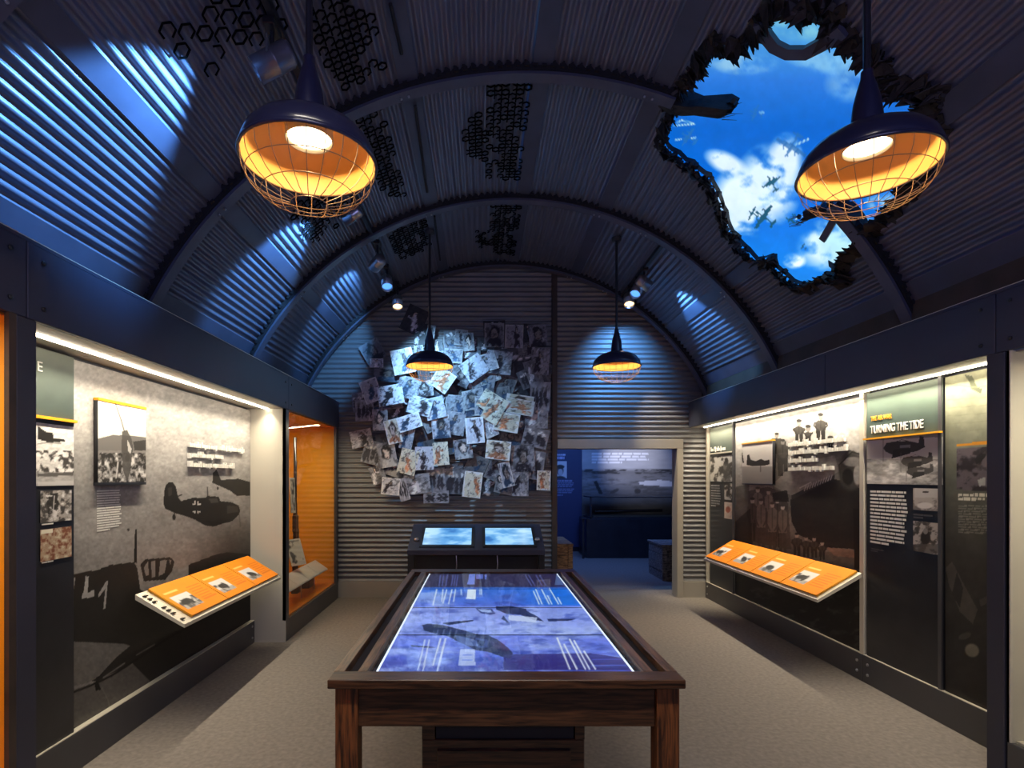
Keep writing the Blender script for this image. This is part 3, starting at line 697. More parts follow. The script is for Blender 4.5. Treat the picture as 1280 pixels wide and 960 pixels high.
def paint_left(c):
    c.vgrad([(430, G(.78)), (500, G(.68)), (600, G(.58)), (680, G(.52)), (760, G(.50)), (860, G(.46)), (950, G(.42))])
    c.shade(.05, 90, 60, 3); c.shade(.05, 3, 3, 2)
    f = lambda p: Q(90, 560, 4.8, p); g = lambda p: Q(90, 740, 5.333, p)
    dk = G(.10); md = G(.17)
    # lower right: dark wing and ground of the nearest machine
    c.mix(np.clip((c.A - 230) / 60, 0, 1) * np.clip((c.B - 640) / 50, 0, 1) * .75, G(.16))
    c.poly(f([(0, 762), (60, 745), (150, 732), (230, 702), (370, 684), (392, 720), (410, 850), (520, 900), (700, 800), (700, 700), (860, 640), (930, 625), (1110, 640), (1110, 1400), (0, 1400)]), G(.12))
    c.shade(.08, 26, 18, 3)
    c.poly(g([(-20, 330), (340, 345), (385, 360), (300, 430), (180, 560), (120, 600), (-20, 640)]), G(.38)); c.poly(g([(-20, 660), (140, 610), (230, 560), (400, 470), (560, 500), (560, 620), (0, 980), (-20, 990)]), G(.34))
    c.poly(g([(400, 470), (700, 330), (1200, 190), (1200, 300), (560, 640)]), G(.12)); c.shade(.10, 3, 2.5, 3)
    c.line(g([(-20, 680), (120, 625), (260, 560), (430, 450), (620, 320), (780, 230)]), 2.6, G(.06)); c.poly(g([(145, 600), (175, 600), (195, 650), (160, 660)]), G(.06))
    c.line(g([(210, 570), (350, 475)]), 1.6, G(.55), .7); c.line(g([(430, 420), (550, 350)]), 1.4, G(.5), .7)
    c.line(g([(200, 640), (240, 720), (250, 770)]), 1.0, G(.50), .5)
    # canopy frame and mast
    c.poly(f([(410, 700), (440, 668), (590, 655), (615, 680), (600, 740), (560, 790), (430, 800)]), G(.13))
    for q in ([(430, 720), (455, 680), (462, 760), (445, 770)], [(475, 680), (500, 678), (500, 775), (478, 778)], [(530, 676), (570, 672), (555, 750), (520, 770)], [(582, 672), (596, 670), (590, 700)]): c.poly(f(q), G(.48))
    c.poly(f([(378, 490), (390, 487), (388, 690), (370, 690)]), G(.10)); c.ell(*f([(338, 490)])[0], 1.6, 1.8, G(.2))
    # figures L and 1
    c.poly(f([(82, 770), (100, 770), (94, 870), (132, 850), (132, 893), (58, 905), (62, 870), (70, 868)]), G(.62)); c.poly(f([(207, 797), (216, 797), (200, 965), (188, 965), (200, 845), (160, 895), (157, 880)]), G(.58)); c.poly(f([(0, 785), (22, 775), (10, 850), (0, 850)]), G(.55))
    # two aircraft
    c.poly(f([(550, 340), (552, 262), (562, 225), (580, 207), (605, 205), (622, 228), (636, 292), (656, 318), (720, 300), (805, 297), (812, 288), (880, 292), (890, 318), (955, 325), (1000, 345), (1010, 378), (1000, 402), (960, 440), (900, 455), (850, 473), (800, 466), (740, 432), (690, 412), (620, 392), (560, 365)]), dk)
    c.poly(f([(842, 210), (846, 150), (866, 128), (884, 165), (895, 192), (940, 188), (1000, 184), (1070, 205), (1070, 285), (990, 288), (945, 255), (885, 228)]), G(.14))
    c.line(f([(812, 235), (815, 295)]), 1.0, dk); c.line(f([(1003, 390), (1010, 470)]), 1.2, G(.3), .6)
    c.ell(*f([(612, 415)])[0], 2.2, 3.6, dk); c.line(f([(618, 380), (612, 410)]), 1.2, dk); c.ell(*f([(874, 242)])[0], 1.2, 2, dk)
    c.line(f([(636, 290), (658, 280)]), 1.3, dk)
    c.poly(f([(575, 240), (600, 235), (600, 280), (580, 290)]), G(.24), .7); c.poly(f([(820, 305), (870, 303), (880, 325), (835, 330)]), G(.34), .6); c.poly(f([(930, 345), (995, 350), (1000, 385), (930, 395)]), G(.24), .7)
    for q in ([(734, 318), (742, 318), (742, 340), (722, 340), (722, 334), (734, 334)], [(752, 318), (760, 318), (760, 334), (772, 334), (772, 342), (752, 342)], [(722, 378), (742, 378), (742, 392), (734, 392), (734, 386), (722, 386)], [(752, 378), (770, 378), (770, 386), (760, 386), (760, 392), (752, 392)]): c.poly(f(q), G(.75))
    c.poly(f([(800, 440), (900, 430), (960, 425), (900, 455), (850, 473)]), G(.06))
    c.shade(.10, 5, 4, 3)
def bigmural(name, X, px0, px1, z0, z1, nx, nz, paint, label, cat='mural', seed=1):
    Ys = sorted([F * X / (px0 - CXP), F * X / (px1 - CXP)])
    R = thing(name, (X, (Ys[0] + Ys[1]) / 2, z0), label, cat); wall_print('printed_sheet', X, px0, px1, z0, z1, nx, nz, paint, R, .012, seed, 'print_gloss'); return R
ML = bigmural('aircraft_mural', XPL, 91.5, 313, .217, HZ0 - .02, 300, 330, paint_left, 'grey wall-sized photograph of two dark propeller aircraft above a marked fuselage', seed=2)
y0, z0 = side(234, 555, XPL + .01); raised_rows('raised_quotation', XPL, *side(234, 558.5, XPL), [.95, .53, .75], .046, .030, .022, 1, 'text_white', ML)
def rows_of(c, q, n, col, al=.75, seed=3): c.rows(q, n, col, al, .55, seed)

def paint_gun(c):
    c.vgrad([(490, (.93, .92, .88)), (555, (.86, .85, .81)), (560, G(.5)), (575, G(.45)), (590, G(.6)), (620, G(.5)), (700, G(.4))])
    f = lambda p: Q(110, 480, 4.8, p)
    c.poly(f([(50, 330), (150, 305), (260, 310), (350, 320), (350, 400), (50, 400)]), G(.42)); c.poly(f([(270, 345), (350, 335), (350, 400), (280, 400)]), G(.2))
    n = c.noise(3.5, 5, 4); c.mix((c.B > 566) * np.clip((n - .5) * 9, 0, 1), G(.15)); c.mix((c.B > 566) * np.clip((.40 - n) * 9, 0, 1), G(.82))
    c.line(f([(165, 118), (200, 220), (218, 285)]), 1.6, G(.4)); c.poly(f([(205, 285), (235, 275), (262, 330), (270, 380), (255, 520), (235, 590), (210, 520), (200, 380)]), G(.25), .85); c.poly(f([(235, 330), (262, 390), (255, 420), (240, 400)]), G(.7)); c.line(f([(180, 470), (170, 560)]), 2, G(.75))
PG = thing('framed_photograph', (XPL + .02, 3.4, 1.5), 'upright photograph of men at a raised gun with orange top edge, on the aircraft mural', 'photograph')
za = side(122, 500, XPL + .03)[1]; zb = side(122, 603, XPL + .03)[1]
wall_print('printed_sheet', XPL + .03, 122.5, 182.5, zb, za, 90, 120, paint_gun, PG, .025, 4)
ya = side(122.5, 500, XPL + .03)[0]; yb = side(182.5, 500, XPL + .03)[0]
boxo('orange_edge', 'accent_orange', PG, XPL + .004, XPL + .034, ya, yb, za, za + .016)
boxo('base_strip', 'black_satin', PG, XPL + .004, XPL + .032, ya, yb, zb - .018, zb)
def text_block(X, quad, n, m, parent, seed=3, name='small_print'):
    """lines of print too small to read, as thin raised strokes on the panel; quad in photo units (tl, bl, width)"""
    (ax, ay), (bx_, by), tx = quad; Y0, z0 = side(ax, ay, X); _, z1 = side(bx_, by, X); Y1 = F * X / (tx - CXP); face = 1 if X < 0 else -1
    r = random.Random(seed); b = MB(); h = (z0 - z1) / n
    for i in range(n):
        L = abs(Y1 - Y0) * (r.uniform(.88, 1) if i < n - 1 else .5); y = 0
        while y < L:
            wv = min(r.uniform(.03, .11), L - y); yy = Y0 + face * y
            b.box(X, X + face * .0015, yy, yy + face * wv, z0 - i * h - h * .55, z0 - i * h)
            y += wv + h * .28
    o = b.build(name, m, parent); tag(o, kind='stuff'); return o
text_block(XPL, ((121, 613), (121, 666), 152), 17, 'text_white', ML, 8)

# dark title panel by the column
PX1 = XPL + .03
TPL = thing('title_panel', (PX1, 2.7, .217), 'dark upright panel with orange line and three small photographs, beside the near column', 'panel')
boxo('panel_board', 'black_satin', TPL, XPL, PX1, 2.3, F * PX1 / (92.3 - CXP), .217, HZ0 - .02)
def zs(py, px, X): return side(px, py, X)[1]
def paint_green(c):
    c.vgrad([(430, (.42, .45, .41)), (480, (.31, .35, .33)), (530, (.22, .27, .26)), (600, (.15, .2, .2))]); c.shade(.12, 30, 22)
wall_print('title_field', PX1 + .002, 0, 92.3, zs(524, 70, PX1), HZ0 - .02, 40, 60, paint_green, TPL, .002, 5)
boxo('orange_line', 'accent_orange', TPL, PX1 + .001, PX1 + .02, 2.3, F * PX1 / (92.3 - CXP), zs(526, 70, PX1), zs(522.5, 70, PX1))
def paint_prop(c):
    c.C[:] = G(.86); c.shade(.06, 20, 10)
    c.poly([(47, 532), (58, 540), (66, 541), (67, 548), (80, 549), (82, 552), (62, 553), (50, 550), (47, 549)], G(.12)); c.line([(47, 555), (60, 553), (76, 554)], 1, G(.4))
    n = c.noise(6, 6, 4); c.mix((c.B > 563) * (c.B < 596) * np.clip((n - .47) * 8, 0, 1), G(.25)); c.mix((c.B > 590) * .7, G(.6)); c.shade(.2, 5, 3)
    c.poly([(47, 592), (92, 590), (92, 594), (47, 596)], G(.35)); c.poly([(47, 602), (92, 601), (92, 608), (47, 608)], G(.75))
wall_print('photo_print', PX1 + .004, 0, 92.3, zs(607, 70, PX1), zs(531, 70, PX1), 90, 70, paint_prop, TPL, .004, 6)
def paint_ruin(c): c.C[:] = G(.62, .01); n = c.noise(5, 5, 4); c.mix(np.clip((n - .5) * 8, 0, 1), G(.25)); c.poly([(58, 618), (72, 616), (74, 640), (60, 643)], G(.1), .8); c.mix(np.clip((.4 - n) * 8, 0, 1), G(.85)); c.line([(66, 645), (68, 620)], 1.2, G(.8))
def paint_pink(c): c.C[:] = (.68, .58, .48); n = c.noise(4, 4, 4); c.mix(np.clip((n - .52) * 8, 0, 1), (.50, .30, .22)); c.mix(np.clip((.4 - n) * 7, 0, 1), (.80, .76, .66)); c.poly([(52, 663), (66, 661), (66, 666), (52, 668)], (.9, .88, .8))
wall_print('photo_print', PX1 + .004, 50.5, 89.5, zs(652, 70, PX1), zs(613, 70, PX1), 50, 50, paint_ruin, TPL, .004, 7)
wall_print('photo_print', PX1 + .004, 50.5, 89.5, zs(699, 70, PX1), zs(660, 70, PX1), 50, 50, paint_pink, TPL, .004, 8)
wall_text('E', .07, PX1 + .004, side(46, 465, PX1)[0], zs(464, 49, PX1), 'text_white', TPL, 1, width=.03)
for py in (655, 703): text_block(PX1 + .002, ((52, py), (52, py + 3), 80), 1, 'text_white', TPL, py)

# ---- slanted label shelves
def reading_rail(s, Y0, Y1, n, label, motifs):
    XW, XF = (XRL, -1.902) if s < 0 else (XRR - .005, 2.648); zb, zf = (.872, .69) if s < 0 else (.866, .665)
    R = thing('reading_rail', ((XW + XF) / 2, (Y0 + Y1) / 2, zf - .05), label, 'label shelf')
    sg = -s
    def sl(x): return zb + (zf - zb) * (x - XW) / (XF - XW)
    nrm = Vector(((zb - zf) * (1 if XF > XW else -1), 0, abs(XF - XW))).normalized()
    # tray
    ye = Y0 - (.11 if s < 0 else .03)
    b = MB(); p = [Vector((XW, ye, zb - .016)), Vector((XF + sg * .012, ye, sl(XF + sg * .012) - .016)), Vector((XF + sg * .012, ye, sl(XF) - .046)), Vector((XW, ye, zb - .05))]
    b.prism(p, (0, Y1 - ye + .02, 0)); b.build('tray', 'ledge_metal', R)
    for yy in (Y0 + .3, Y1 - .3):
        b = MB(); b.prism([Vector((XW - s * -.0, yy, zb - .05)), Vector((XW + sg * .2, yy, sl(XW + sg * .2) - .05)), Vector((XW, yy, zb - .25))], (0, .02, 0)); b.build('bracket', 'black_satin', R)
    w_ = (Y1 - Y0) / n
    for i in range(n):
        a, e = Y0 + i * w_ + .006, Y0 + (i + 1) * w_ - .006; xs = np.linspace(XW + sg * .012, XF - sg * .002, 40); ys = np.linspace(a, e, 60)
        XX, YY = np.meshgrid(xs, ys, indexing='ij'); ZZ = sl(XX)
        P = np.stack([XX, YY, ZZ], -1) + np.array(nrm) * .006
        u = (YY - a) / (e - a); v = (XX - XW) / (XF - XW)
        if s > 0: u = 1 - u
        c = Canvas(u * 100, v * 100 * .62, (.93, .53, .03), seed=i + 3 + n)       # reading view: u to the right, v downwards
        c.shade(.05, 40, 30); motifs(c, i)
        g = grid('graphic_panel', P, 'print_gloss', R, c.C, smooth=False, back=tuple(np.array(nrm) * -.014), backmat='accent_orange')
    return R
def motif(c, i):
    c.poly([(8, 17), (40, 17), (40, 20), (8, 20)], (.98, .80, .5), .8)
    for k in range(7): c.poly([(58, 20 + k * 4.4), (94 - (k % 3) * 3, 20 + k * 4.4), (94 - (k % 3) * 3, 21.6 + k * 4.4), (58, 21.6 + k * 4.4)], (.75, .36, .04), .55)
    x0, y0, x1, y1 = 8, 26, 50, 52
    c.poly([(x0, y0), (x1, y0), (x1, y1), (x0, y1)], G(.80))
    n = c.noise(7, 6, 4); m = c.inside([(x0, y0), (x1, y0), (x1, y1), (x0, y1)]); c.mix(m * np.clip((n - .5) * 8, 0, 1) * (c.B > y0 + 8), G(.30)); c.mix(m * (c.B > 44) * .5, G(.45))
    c.ell(x0 + 16 + 4 * (i % 3), 40, 12, 5, G(.15), 12 * (i % 3) - 8); c.ell(x0 + 26, 42, 4, 5, G(.2)); 
RL = reading_rail(-1, 3.62, 5.17, 3, 'slanted shelf of three orange label panels in front of the aircraft mural', motif)
raised_rows('tray_lettering', XRL + .05, 3.52, .835, [.001], .02, .01, .001, 1, 'black_satin', RL)
for k in range(9):
    x = XRL + .03 + k * .03; 
    if k % 4 == 3: continue
    z = .872 - (.182 / .301) * (x - XRL) - .0150; boxo('tray_letter', 'black_satin', RL, x, x + .02, 3.535, 3.565, z - .004 , z + .003)
RR = reading_rail(1, 4.36, 6.53, 4, 'slanted shelf of four orange label panels below the air crew mural', motif)

# ================================================================== DISPLAY CASES
def case(s, Y0, Y1, name, label, back, floor_m, side_m, st=.1):
    XH, XW = (XHL, -2.62) if s < 0 else (XHR, 3.45)
    o = s; R = thing('display_case', ((XH + XW) / 2, (Y0 + Y1) / 2, 0), label, 'display case')
    def bx(n, m, x0, x1, *a, bev=0): return boxo(n, m, R, min(x0, x1), max(x0, x1), *a, bev=bev)
    bx('plinth', 'rail_paint', XH + o * .002, XW, Y0 + .019, Y1, 0, .21, bev=.003)
    bx('front_stile', 'rail_paint', XH + o * .002, XH + o * .03, Y0, Y0 + st, .21, HZ0 - .002)
    bx('front_stile', 'rail_paint', XH + o * .002, XH + o * .03, Y1 - st, Y1, .21, HZ0 - .002)
    bx('back_panel', back, XW, XW + o * .02, Y0, Y1, .21, HZ0)
    bx('side_panel', side_m, XH + o * .002, XW, Y0, Y0 + .018, .0, HZ0 - .002)
    bx('side_panel', back, XH + o * .002, XW, Y1 - .018, Y1, .21, HZ0 - .002)
    bx('inner_panel', back, XH + o * .03, XW, Y0 + .018, Y0 + .022, .21, HZ0 - .01)
    bx('case_floor', floor_m, XH + o * .03, XW, Y0 + .02, Y1 - .02, .21, .222)
    bx('case_top', 'orange_floor' if back == 'orange_panel' else 'soffit_paint', XH + o * .03, XW, Y0 + .02, Y1 - .02, HZ0 - .012, HZ0 - .002)
    bx('glass_pane', 'glass', XH + o * .010, XH + o * .016, Y0 + st, Y1 - st, .212, HZ0 - .003)
    return R
C1 = case(-1, 5.362, 7.33, 'case', 'tall glazed case with orange inside holding a rifle, beside the corrugated wall', 'orange_panel', 'orange_floor', 'cream_paint')
light('AREA', 'case_lamp', (-2.08, 6.5, 2.235), (-2.3, 6.5, 0), 19, (1, .88, .6), shape='RECTANGLE', size=.1, size_y=1.5)
C0 = case(-1, .75, 2.258, 'case', 'glazed case with plain orange inside at the near end of the wall', 'orange_panel', 'orange_floor', 'orange_panel', .012)
light('AREA', 'case_lamp', (-2.2, 1.7, 2.235), (-2.3, 1.7, 0), 14, (1, .8, .55), shape='RECTANGLE', size=.1, size_y=1.0)
C3 = case(1, 1.4, 2.91, 'case', 'glazed case with cream inside at the near end beside the dark column', 'cream_paint', 'ledge_metal', 'cream_paint', .012)
light('AREA', 'case_lamp', (3.1, 2.3, 2.235), (3.2, 2.3, 0), 20, (1, .86, .66), shape='RECTANGLE', size=.1, size_y=1.0)
# what stands in the far orange case
rf = thing('rifle', (-2.3, 5.95, .222), 'long dark rifle standing upright in the orange case', 'rifle')
X_, Y_ = -2.23, 6.6
MB().box(X_ - .02, X_ + .02, Y_ - .05, Y_ + .06, .30, .75, bev=.01).box(X_ - .018, X_ + .018, Y_ - .03, Y_ + .03, .7, 1.3, bev=.006).build('stock', 'gunstock', rf)
MB().cyl((X_, Y_, 1.25), (X_, Y_, 2.08), .018, 10).cyl((X_, Y_ + .03, 1.2), (X_, Y_ + .03, 1.8), .012, 8).build('barrel', 'gun_metal', rf)
MB().box(X_ - .022, X_ + .022, Y_ - .04, Y_ + .07, .95, 1.15, bev=.006).box(X_ - .015, X_ + .015, Y_ + .05, Y_ + .11, .85, .98, bev=.004).build('receiver', 'gun_metal', rf)
MB().box(X_ - .03, X_ + .05, Y_ - .06, Y_ + .08, .222, .30, bev=.004).build('stand', 'black_satin', rf)
def small_sheet(name, c0, w, h, lean, yaw, label, cat, seed, group=None, dark=.35):
    """paper sheet leaning back; c0 = bottom centre"""
    u = np.linspace(-.5, .5, 26) * w; v = np.linspace(0, 1, 34) * h; UU, VV = np.meshgrid(u, v, indexing='ij')
    d = Vector((math.cos(yaw), math.sin(yaw), 0)); nr = Vector((d.y, -d.x, 0)); up = Vector((0, 0, math.cos(lean))) - nr * math.sin(lean)
    P = np.array(c0) + UU[..., None] * np.array(d) + VV[..., None] * np.array(up)
    c = Canvas(UU / w * 100, (1 - VV / h) * 100, (.86, .84, .78), seed); n = c.noise(22, 22, 3)
    c.mix(np.clip((n - .52) * 9, 0, 1) * (abs(c.A) < 42) * (c.B > 8) * (c.B < 92), G(dark)); c.poly([(-40, 6), (40, 6), (40, 12), (-40, 12)], G(.4), .6)
    o = grid(name, P, 'print', None, c.C, smooth=False, back=tuple(np.array(nr.cross(Vector((0, 0, 1)))) * 0 - np.array(nr) * .008), backmat='paper')
    return tag(o, label, cat, group)
yw = D(62)
small_sheet('printed_booklet', (-2.08, 6.3, .60), .22, .31, .35, yw, 'white printed booklet leaning open in the orange case', 'booklet', 3)
small_sheet('paper_photograph', (-2.12, 6.22, 1.2), .07, .40, .05, yw, 'narrow upright white paper beside the rifle in the orange case', 'paper', 5)
ls = thing('label_stand', (-2.1, 6.2, .222), 'slanted white label stand on thin legs in the orange case', 'label stand')
def slab(p, dn, m, name, parent, C=None):
    MB().prism([Vector(q) for q in p], dn).build(name, m, parent)
slab([(-2.14, 5.57, .54), (-2.14, 7.1, .54), (-1.98, 7.1, .43), (-1.98, 5.57, .43)], (0, 0, -.012), 'paper', 'label_board', ls)
for k in range(4):
    ya_ = 5.60 + k * .37; slab([(-2.13, ya_, .533), (-2.13, ya_ + .31, .533), (-1.985, ya_ + .31, .4335), (-1.985, ya_, .4335)], (0, 0, .0045), 'text_white', 'label_card', ls)
for y in (5.8, 6.3, 6.8): MB().cyl((-2.06, y, .222), (-2.06, y, .47), .006, 8).build('leg', 'steel', ls)
bk = thing('small_dark_boxes', (-2.3, 5.8, .222), 'small dark case standing under the label stand in the orange case', 'box')
bk.name = 'ammunition_box'; ORG['ammunition_box'] = ORG.get('small_dark_boxes')
MB().box(-2.30, -2.14, 6.85, 7.05, .222, .36, bev=.008).build('body', 'gunstock', bk); MB().box(-2.305, -2.135, 6.845, 7.055, .36, .39, bev=.006).build('lid', 'gunstock', bk)
# near right case: dark box with a white card on it
nb = thing('dark_equipment_box', (3.0, 2.7, .222), 'black box with slanted lid at the bottom of the cream case', 'box')
yb_ = 2.72
MB().prism([Vector((2.98, 2.55, .222)), Vector((2.98, 2.86, .222)), Vector((2.98, 2.86, .40)), Vector((2.98, 2.70, .44)), Vector((2.98, 2.55, .46))], (.4, 0, 0)).build('body', 'black_satin', nb)
MB().box(2.975, 3.38, 2.52, 2.80, .465, .475).build('lid', 'paper', nb)

# ================================================================== RIGHT WALL PRINTS
def plane_side(c, pts, col, al=1): c.poly(pts, col, al)
def man(c, x, y, h, col, face=G(.55), skin=True, w=.3, hr=3.2):
    """standing man seen to the waist or knees: x centre, y top of head, h height"""
    dk_ = tuple(v * .62 for v in col); W2 = w * h * .5; t0 = y + hr * 2.4
    for k in (-1, 1): c.poly([(x, y + h * .52), (x + k * W2 * .8, y + h * .52), (x + k * W2 * .75, y + h), (x + k * W2 * .2, y + h)], dk_)
    c.poly([(x - W2, t0 + h * .07), (x - W2 * .5, t0), (x + W2 * .5, t0), (x + W2, t0 + h * .07), (x + W2 * .85, y + h * .58), (x - W2 * .85, y + h * .58)], col)
    for k in (-1, 1): c.line([(x + k * W2 * 1.05, t0 + h * .08), (x + k * W2 * 1.15, y + h * .42), (x + k * W2 * .5, y + h * .55)], 1.6, dk_)
    c.ell(x, y + hr * 1.3, hr * .8, hr * 1.15, face if skin else col); c.ell(x, y + hr * .5, hr * .95, hr * .55, tuple(v * .7 for v in col)); c.line([(x, t0), (x, y + h * .5)], 1, dk_, .8)
def paint_right(c):
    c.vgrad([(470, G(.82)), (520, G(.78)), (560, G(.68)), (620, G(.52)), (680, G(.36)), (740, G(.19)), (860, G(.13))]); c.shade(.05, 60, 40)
    f = lambda p: Q(870, 500, 3.69, p)
    # fuselage of the bomber
    c.poly(f([(350, 390), (430, 300), (470, 215), (600, 205), (730, 235), (760, 260), (780, 700), (560, 700), (430, 560), (360, 420)]), G(.40))
    c.poly(f([(350, 395), (440, 300), (640, 255), (660, 330), (440, 440)]), G(.50)); c.poly(f([(435, 460), (620, 360), (700, 380), (780, 420), (780, 690), (600, 680), (470, 620), (440, 560)]), G(.13))
    c.poly(f([(440, 440), (640, 345), (640, 360), (440, 462)]), G(.2))
    for k in range(11): c.line(f([(500 + k * 12, 418 - k * 5), (508 + k * 12, 396 - k * 5)]), 1.2, G(.72))
    c.ell(*f([(715, 330)])[0], 15, 24, G(.24)); c.ell(*f([(700, 355)])[0], 7, 10, G(.08)); c.ell(*f([(745, 345)])[0], 5, 13, G(.62)); c.ell(*f([(725, 285)])[0], 13, 6, G(.55)); c.line(f([(660, 300), (720, 240), (760, 250)]), 1.6, G(.15)); c.line(f([(660, 300), (670, 380), (710, 400)]), 1.6, G(.2)); c.line(f([(480, 405), (530, 380)]), 1.4, G(.75))
    c.shade(.12, 16, 12, 4)
    # men standing on top
    for x, y, h in ((372, 150, 200), (400, 180, 150), (475, 88, 120), (517, 114, 90), (575, 60, 140), (620, 165, 60)):
        X0, Y0 = f([(x, y)])[0]; man(c, X0, Y0, h / 3.69, G(.24), G(.48), w=.38, hr=3.8 if h < 145 else 3)
    c.poly(f([(350, 250), (420, 240), (430, 300), (360, 380)]), G(.30), .6)
    # group below
    rng_m = random.Random(2)
    c.poly(f([(240, 420), (330, 400), (420, 430), (440, 690), (240, 650)]), G(.20), .6)
    for x, y, h in ((285, 400, 250), (335, 410, 210), (375, 450, 230), (260, 450, 200), (300, 455, 230), (352, 470, 240), (400, 480, 230)):
        X0, Y0 = f([(x, y)])[0]; man(c, X0, Y0, h / 3.69, G(rng_m.uniform(.26, .46), .01), G(.66, .015), w=.19, hr=3.1)
    for x, y, h in ((465, 612, 110), (508, 625, 100), (545, 628, 100), (582, 648, 90)):
        X0, Y0 = f([(x, y)])[0]; man(c, X0, Y0, h / 3.69, G(.22), G(.55, .015), w=.36, hr=2.8)
    c.mix(c.inside(f([(600, 680), (720, 690), (760, 730), (640, 720)])) * .6, (.52, .40, .35)); c.poly(f([(725, 500), (760, 500), (765, 780), (730, 780)]), G(.07))
    c.poly(f([(180, 560), (250, 500), (262, 690), (180, 700)]), G(.12), .8); c.poly(f([(185, 400), (245, 385), (250, 500), (185, 560)]), G(.30), .7); c.poly(f([(350, 430), (420, 415), (430, 470), (360, 470)]), G(.1), .8)
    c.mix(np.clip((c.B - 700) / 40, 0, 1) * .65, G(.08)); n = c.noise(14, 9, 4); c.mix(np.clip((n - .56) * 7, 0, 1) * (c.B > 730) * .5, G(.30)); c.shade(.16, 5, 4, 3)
MR = bigmural('air_crew_mural', XPR - .01, 919.5, 1078.5, .217, HZ0 - .03, 230, 330, paint_right, 'wall-sized grey photograph of a bomber and its air crew behind the four-panel shelf', seed=5)
raised_rows('raised_quotation', XPR - .012, side(989.5, 560, XPR)[0], side(989.5, 558.5, XPR)[1], [.83, .86, .44, .68], .052, .026, .022, -1, 'text_white', MR, 6)
# framed aircraft photo on the mural
def paint_fighter(c):
    f = lambda p: Q(870, 500, 3.69, p)
    c.vgrad([(550, G(.88)), (582, G(.82)), (584, G(.60)), (606, G(.50))]); c.shade(.05, 20, 10)
    c.poly(f([(203, 225), (210, 218), (222, 290), (215, 290)]), G(.2)); c.poly(f([(233, 300), (236, 255), (245, 250), (252, 275), (275, 282), (300, 272), (318, 280), (338, 275), (340, 297), (315, 303), (260, 305)]), G(.16)); c.line(f([(298, 305), (298, 330)]), 1, G(.3))
FP = thing('framed_photograph', (XPR - .05, 6.1, 1.5), 'framed photograph of a grounded fighter aircraft on the air crew mural', 'photograph')
XQ = XPR - .05; wall_print('printed_sheet', XQ, 927.5, 965.5, side(965, 605, XQ)[1], side(965, 551, XQ)[1], 70, 90, paint_fighter, FP, .03, 6)
a_, b_ = F * XQ / (965.5 - CXP), F * XQ / (927.5 - CXP)
boxo('orange_edge', 'accent_orange', FP, XQ - .004, XQ + .03, a_, b_, side(965, 551, XQ)[1], side(965, 551, XQ)[1] + .012)
boxo('base_strip', 'black_satin', FP, XQ - .001, XQ + .03, a_, b_, side(965, 605, XQ)[1] - .014, side(965, 605, XQ)[1])
boxo('leaning_edge', 'black_satin', FP, XQ + .02, XQ + .032, b_, b_ + .03, side(965, 605, XQ)[1], side(965, 551, XQ)[1])

# TURNING THE TIDE panel
XT = XPR - .02; YT0, YT1 = F * XT / (1178.5 - CXP), F * XT / (1083.5 - CXP)
TT_ = thing('title_panel', (XT, (YT0 + YT1) / 2, .217), 'black title panel reading TURNING THE TIDE under an orange small heading', 'panel')
boxo('panel_board', 'black_satin', TT_, XT + .001, XPR + .02, YT0, YT1, .217, HZ0 - .02)
zr = lambda py, px=1130: side(px, py, XT)[1]
ZL = (zr(548, 1083.5) + zr(539, 1178.5)) / 2
def paint_green2(c):
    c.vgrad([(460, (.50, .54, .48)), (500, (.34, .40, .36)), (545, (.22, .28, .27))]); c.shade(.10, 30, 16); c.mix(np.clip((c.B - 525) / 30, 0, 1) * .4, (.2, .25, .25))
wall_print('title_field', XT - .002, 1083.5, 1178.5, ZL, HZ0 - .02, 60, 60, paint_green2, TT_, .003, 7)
boxo('orange_line', 'accent_orange', TT_, XT - .025, XT, YT0 - .0, YT1 + .01, ZL - .012, ZL)
wall_text('TURNING THE TIDE', .082, XT - .006, side(1089, 540, XT)[0], zr(542, 1089), 'text_white', TT_, -1, name='title_lettering', width=.507, extr=.003, bold=.0012)
wall_text('THE AIR WAR', .050, XT - .006, side(1089.5, 525, XT)[0], zr(526.5, 1089.5), 'text_orange', TT_, -1, name='heading_lettering', width=.215, extr=.002, bold=.0005)
def paint_trio(c):
    f = lambda p: Q(1060, 440, 3.69, p)
    c.vgrad([(545, G(.80)), (575, G(.72)), (585, G(.60)), (606, G(.74))]); n = c.noise(16, 7, 5); c.mix(np.clip((n - .48) * 6, 0, 1) * (c.B > 574), G(.48)); c.mix(np.clip((.44 - n) * 6, 0, 1) * (c.B > 574), G(.88))
    def fighter(x, y, s, col):
        P_ = lambda q: [(x + a * s, y + b * s) for a, b in q]
        c.poly(P_([(-1, .05), (-.85, -.2), (-.3, -.3), (-.1, -.38), (.2, -.3), (.7, -.2), (.75, -.55), (.95, -.5), (1.0, .0), (.6, .2), (0, .3), (-.6, .35), (-.9, .2)]), col); c.poly(P_([(-.5, .1), (.3, .05), (.3, .3), (-.6, .55)]), tuple(v * .6 for v in col)); c.poly(P_([(-.3, -.28), (-.1, -.36), (.15, -.28)]), G(.75)); c.line(P_([(-1, -.5), (-1, .7)]), 1, G(.4), .7); c.poly(P_([(-.2, -.1), (.3, -.12), (.3, .02), (-.2, .04)]), G(.65), .7)
    fighter(1130, 559, 26, G(.20)); fighter(1146, 576, 20, G(.24)); fighter(1150, 589, 17, G(.28)); c.poly([(1083, 545), (1179, 540), (1179, 546), (1083, 551)], G(.15), .4)
wall_print('photo_print', XT - .004, 1083.5, 1178.5, (zr(605, 1083.5) + zr(606, 1178.5)) / 2, ZL - .014, 110, 90, paint_trio, TT_, .004, 8)
text_block(XT - .001, ((1088, 613), (1088, 680), 1136), 15, 'text_white', TT_, 9)
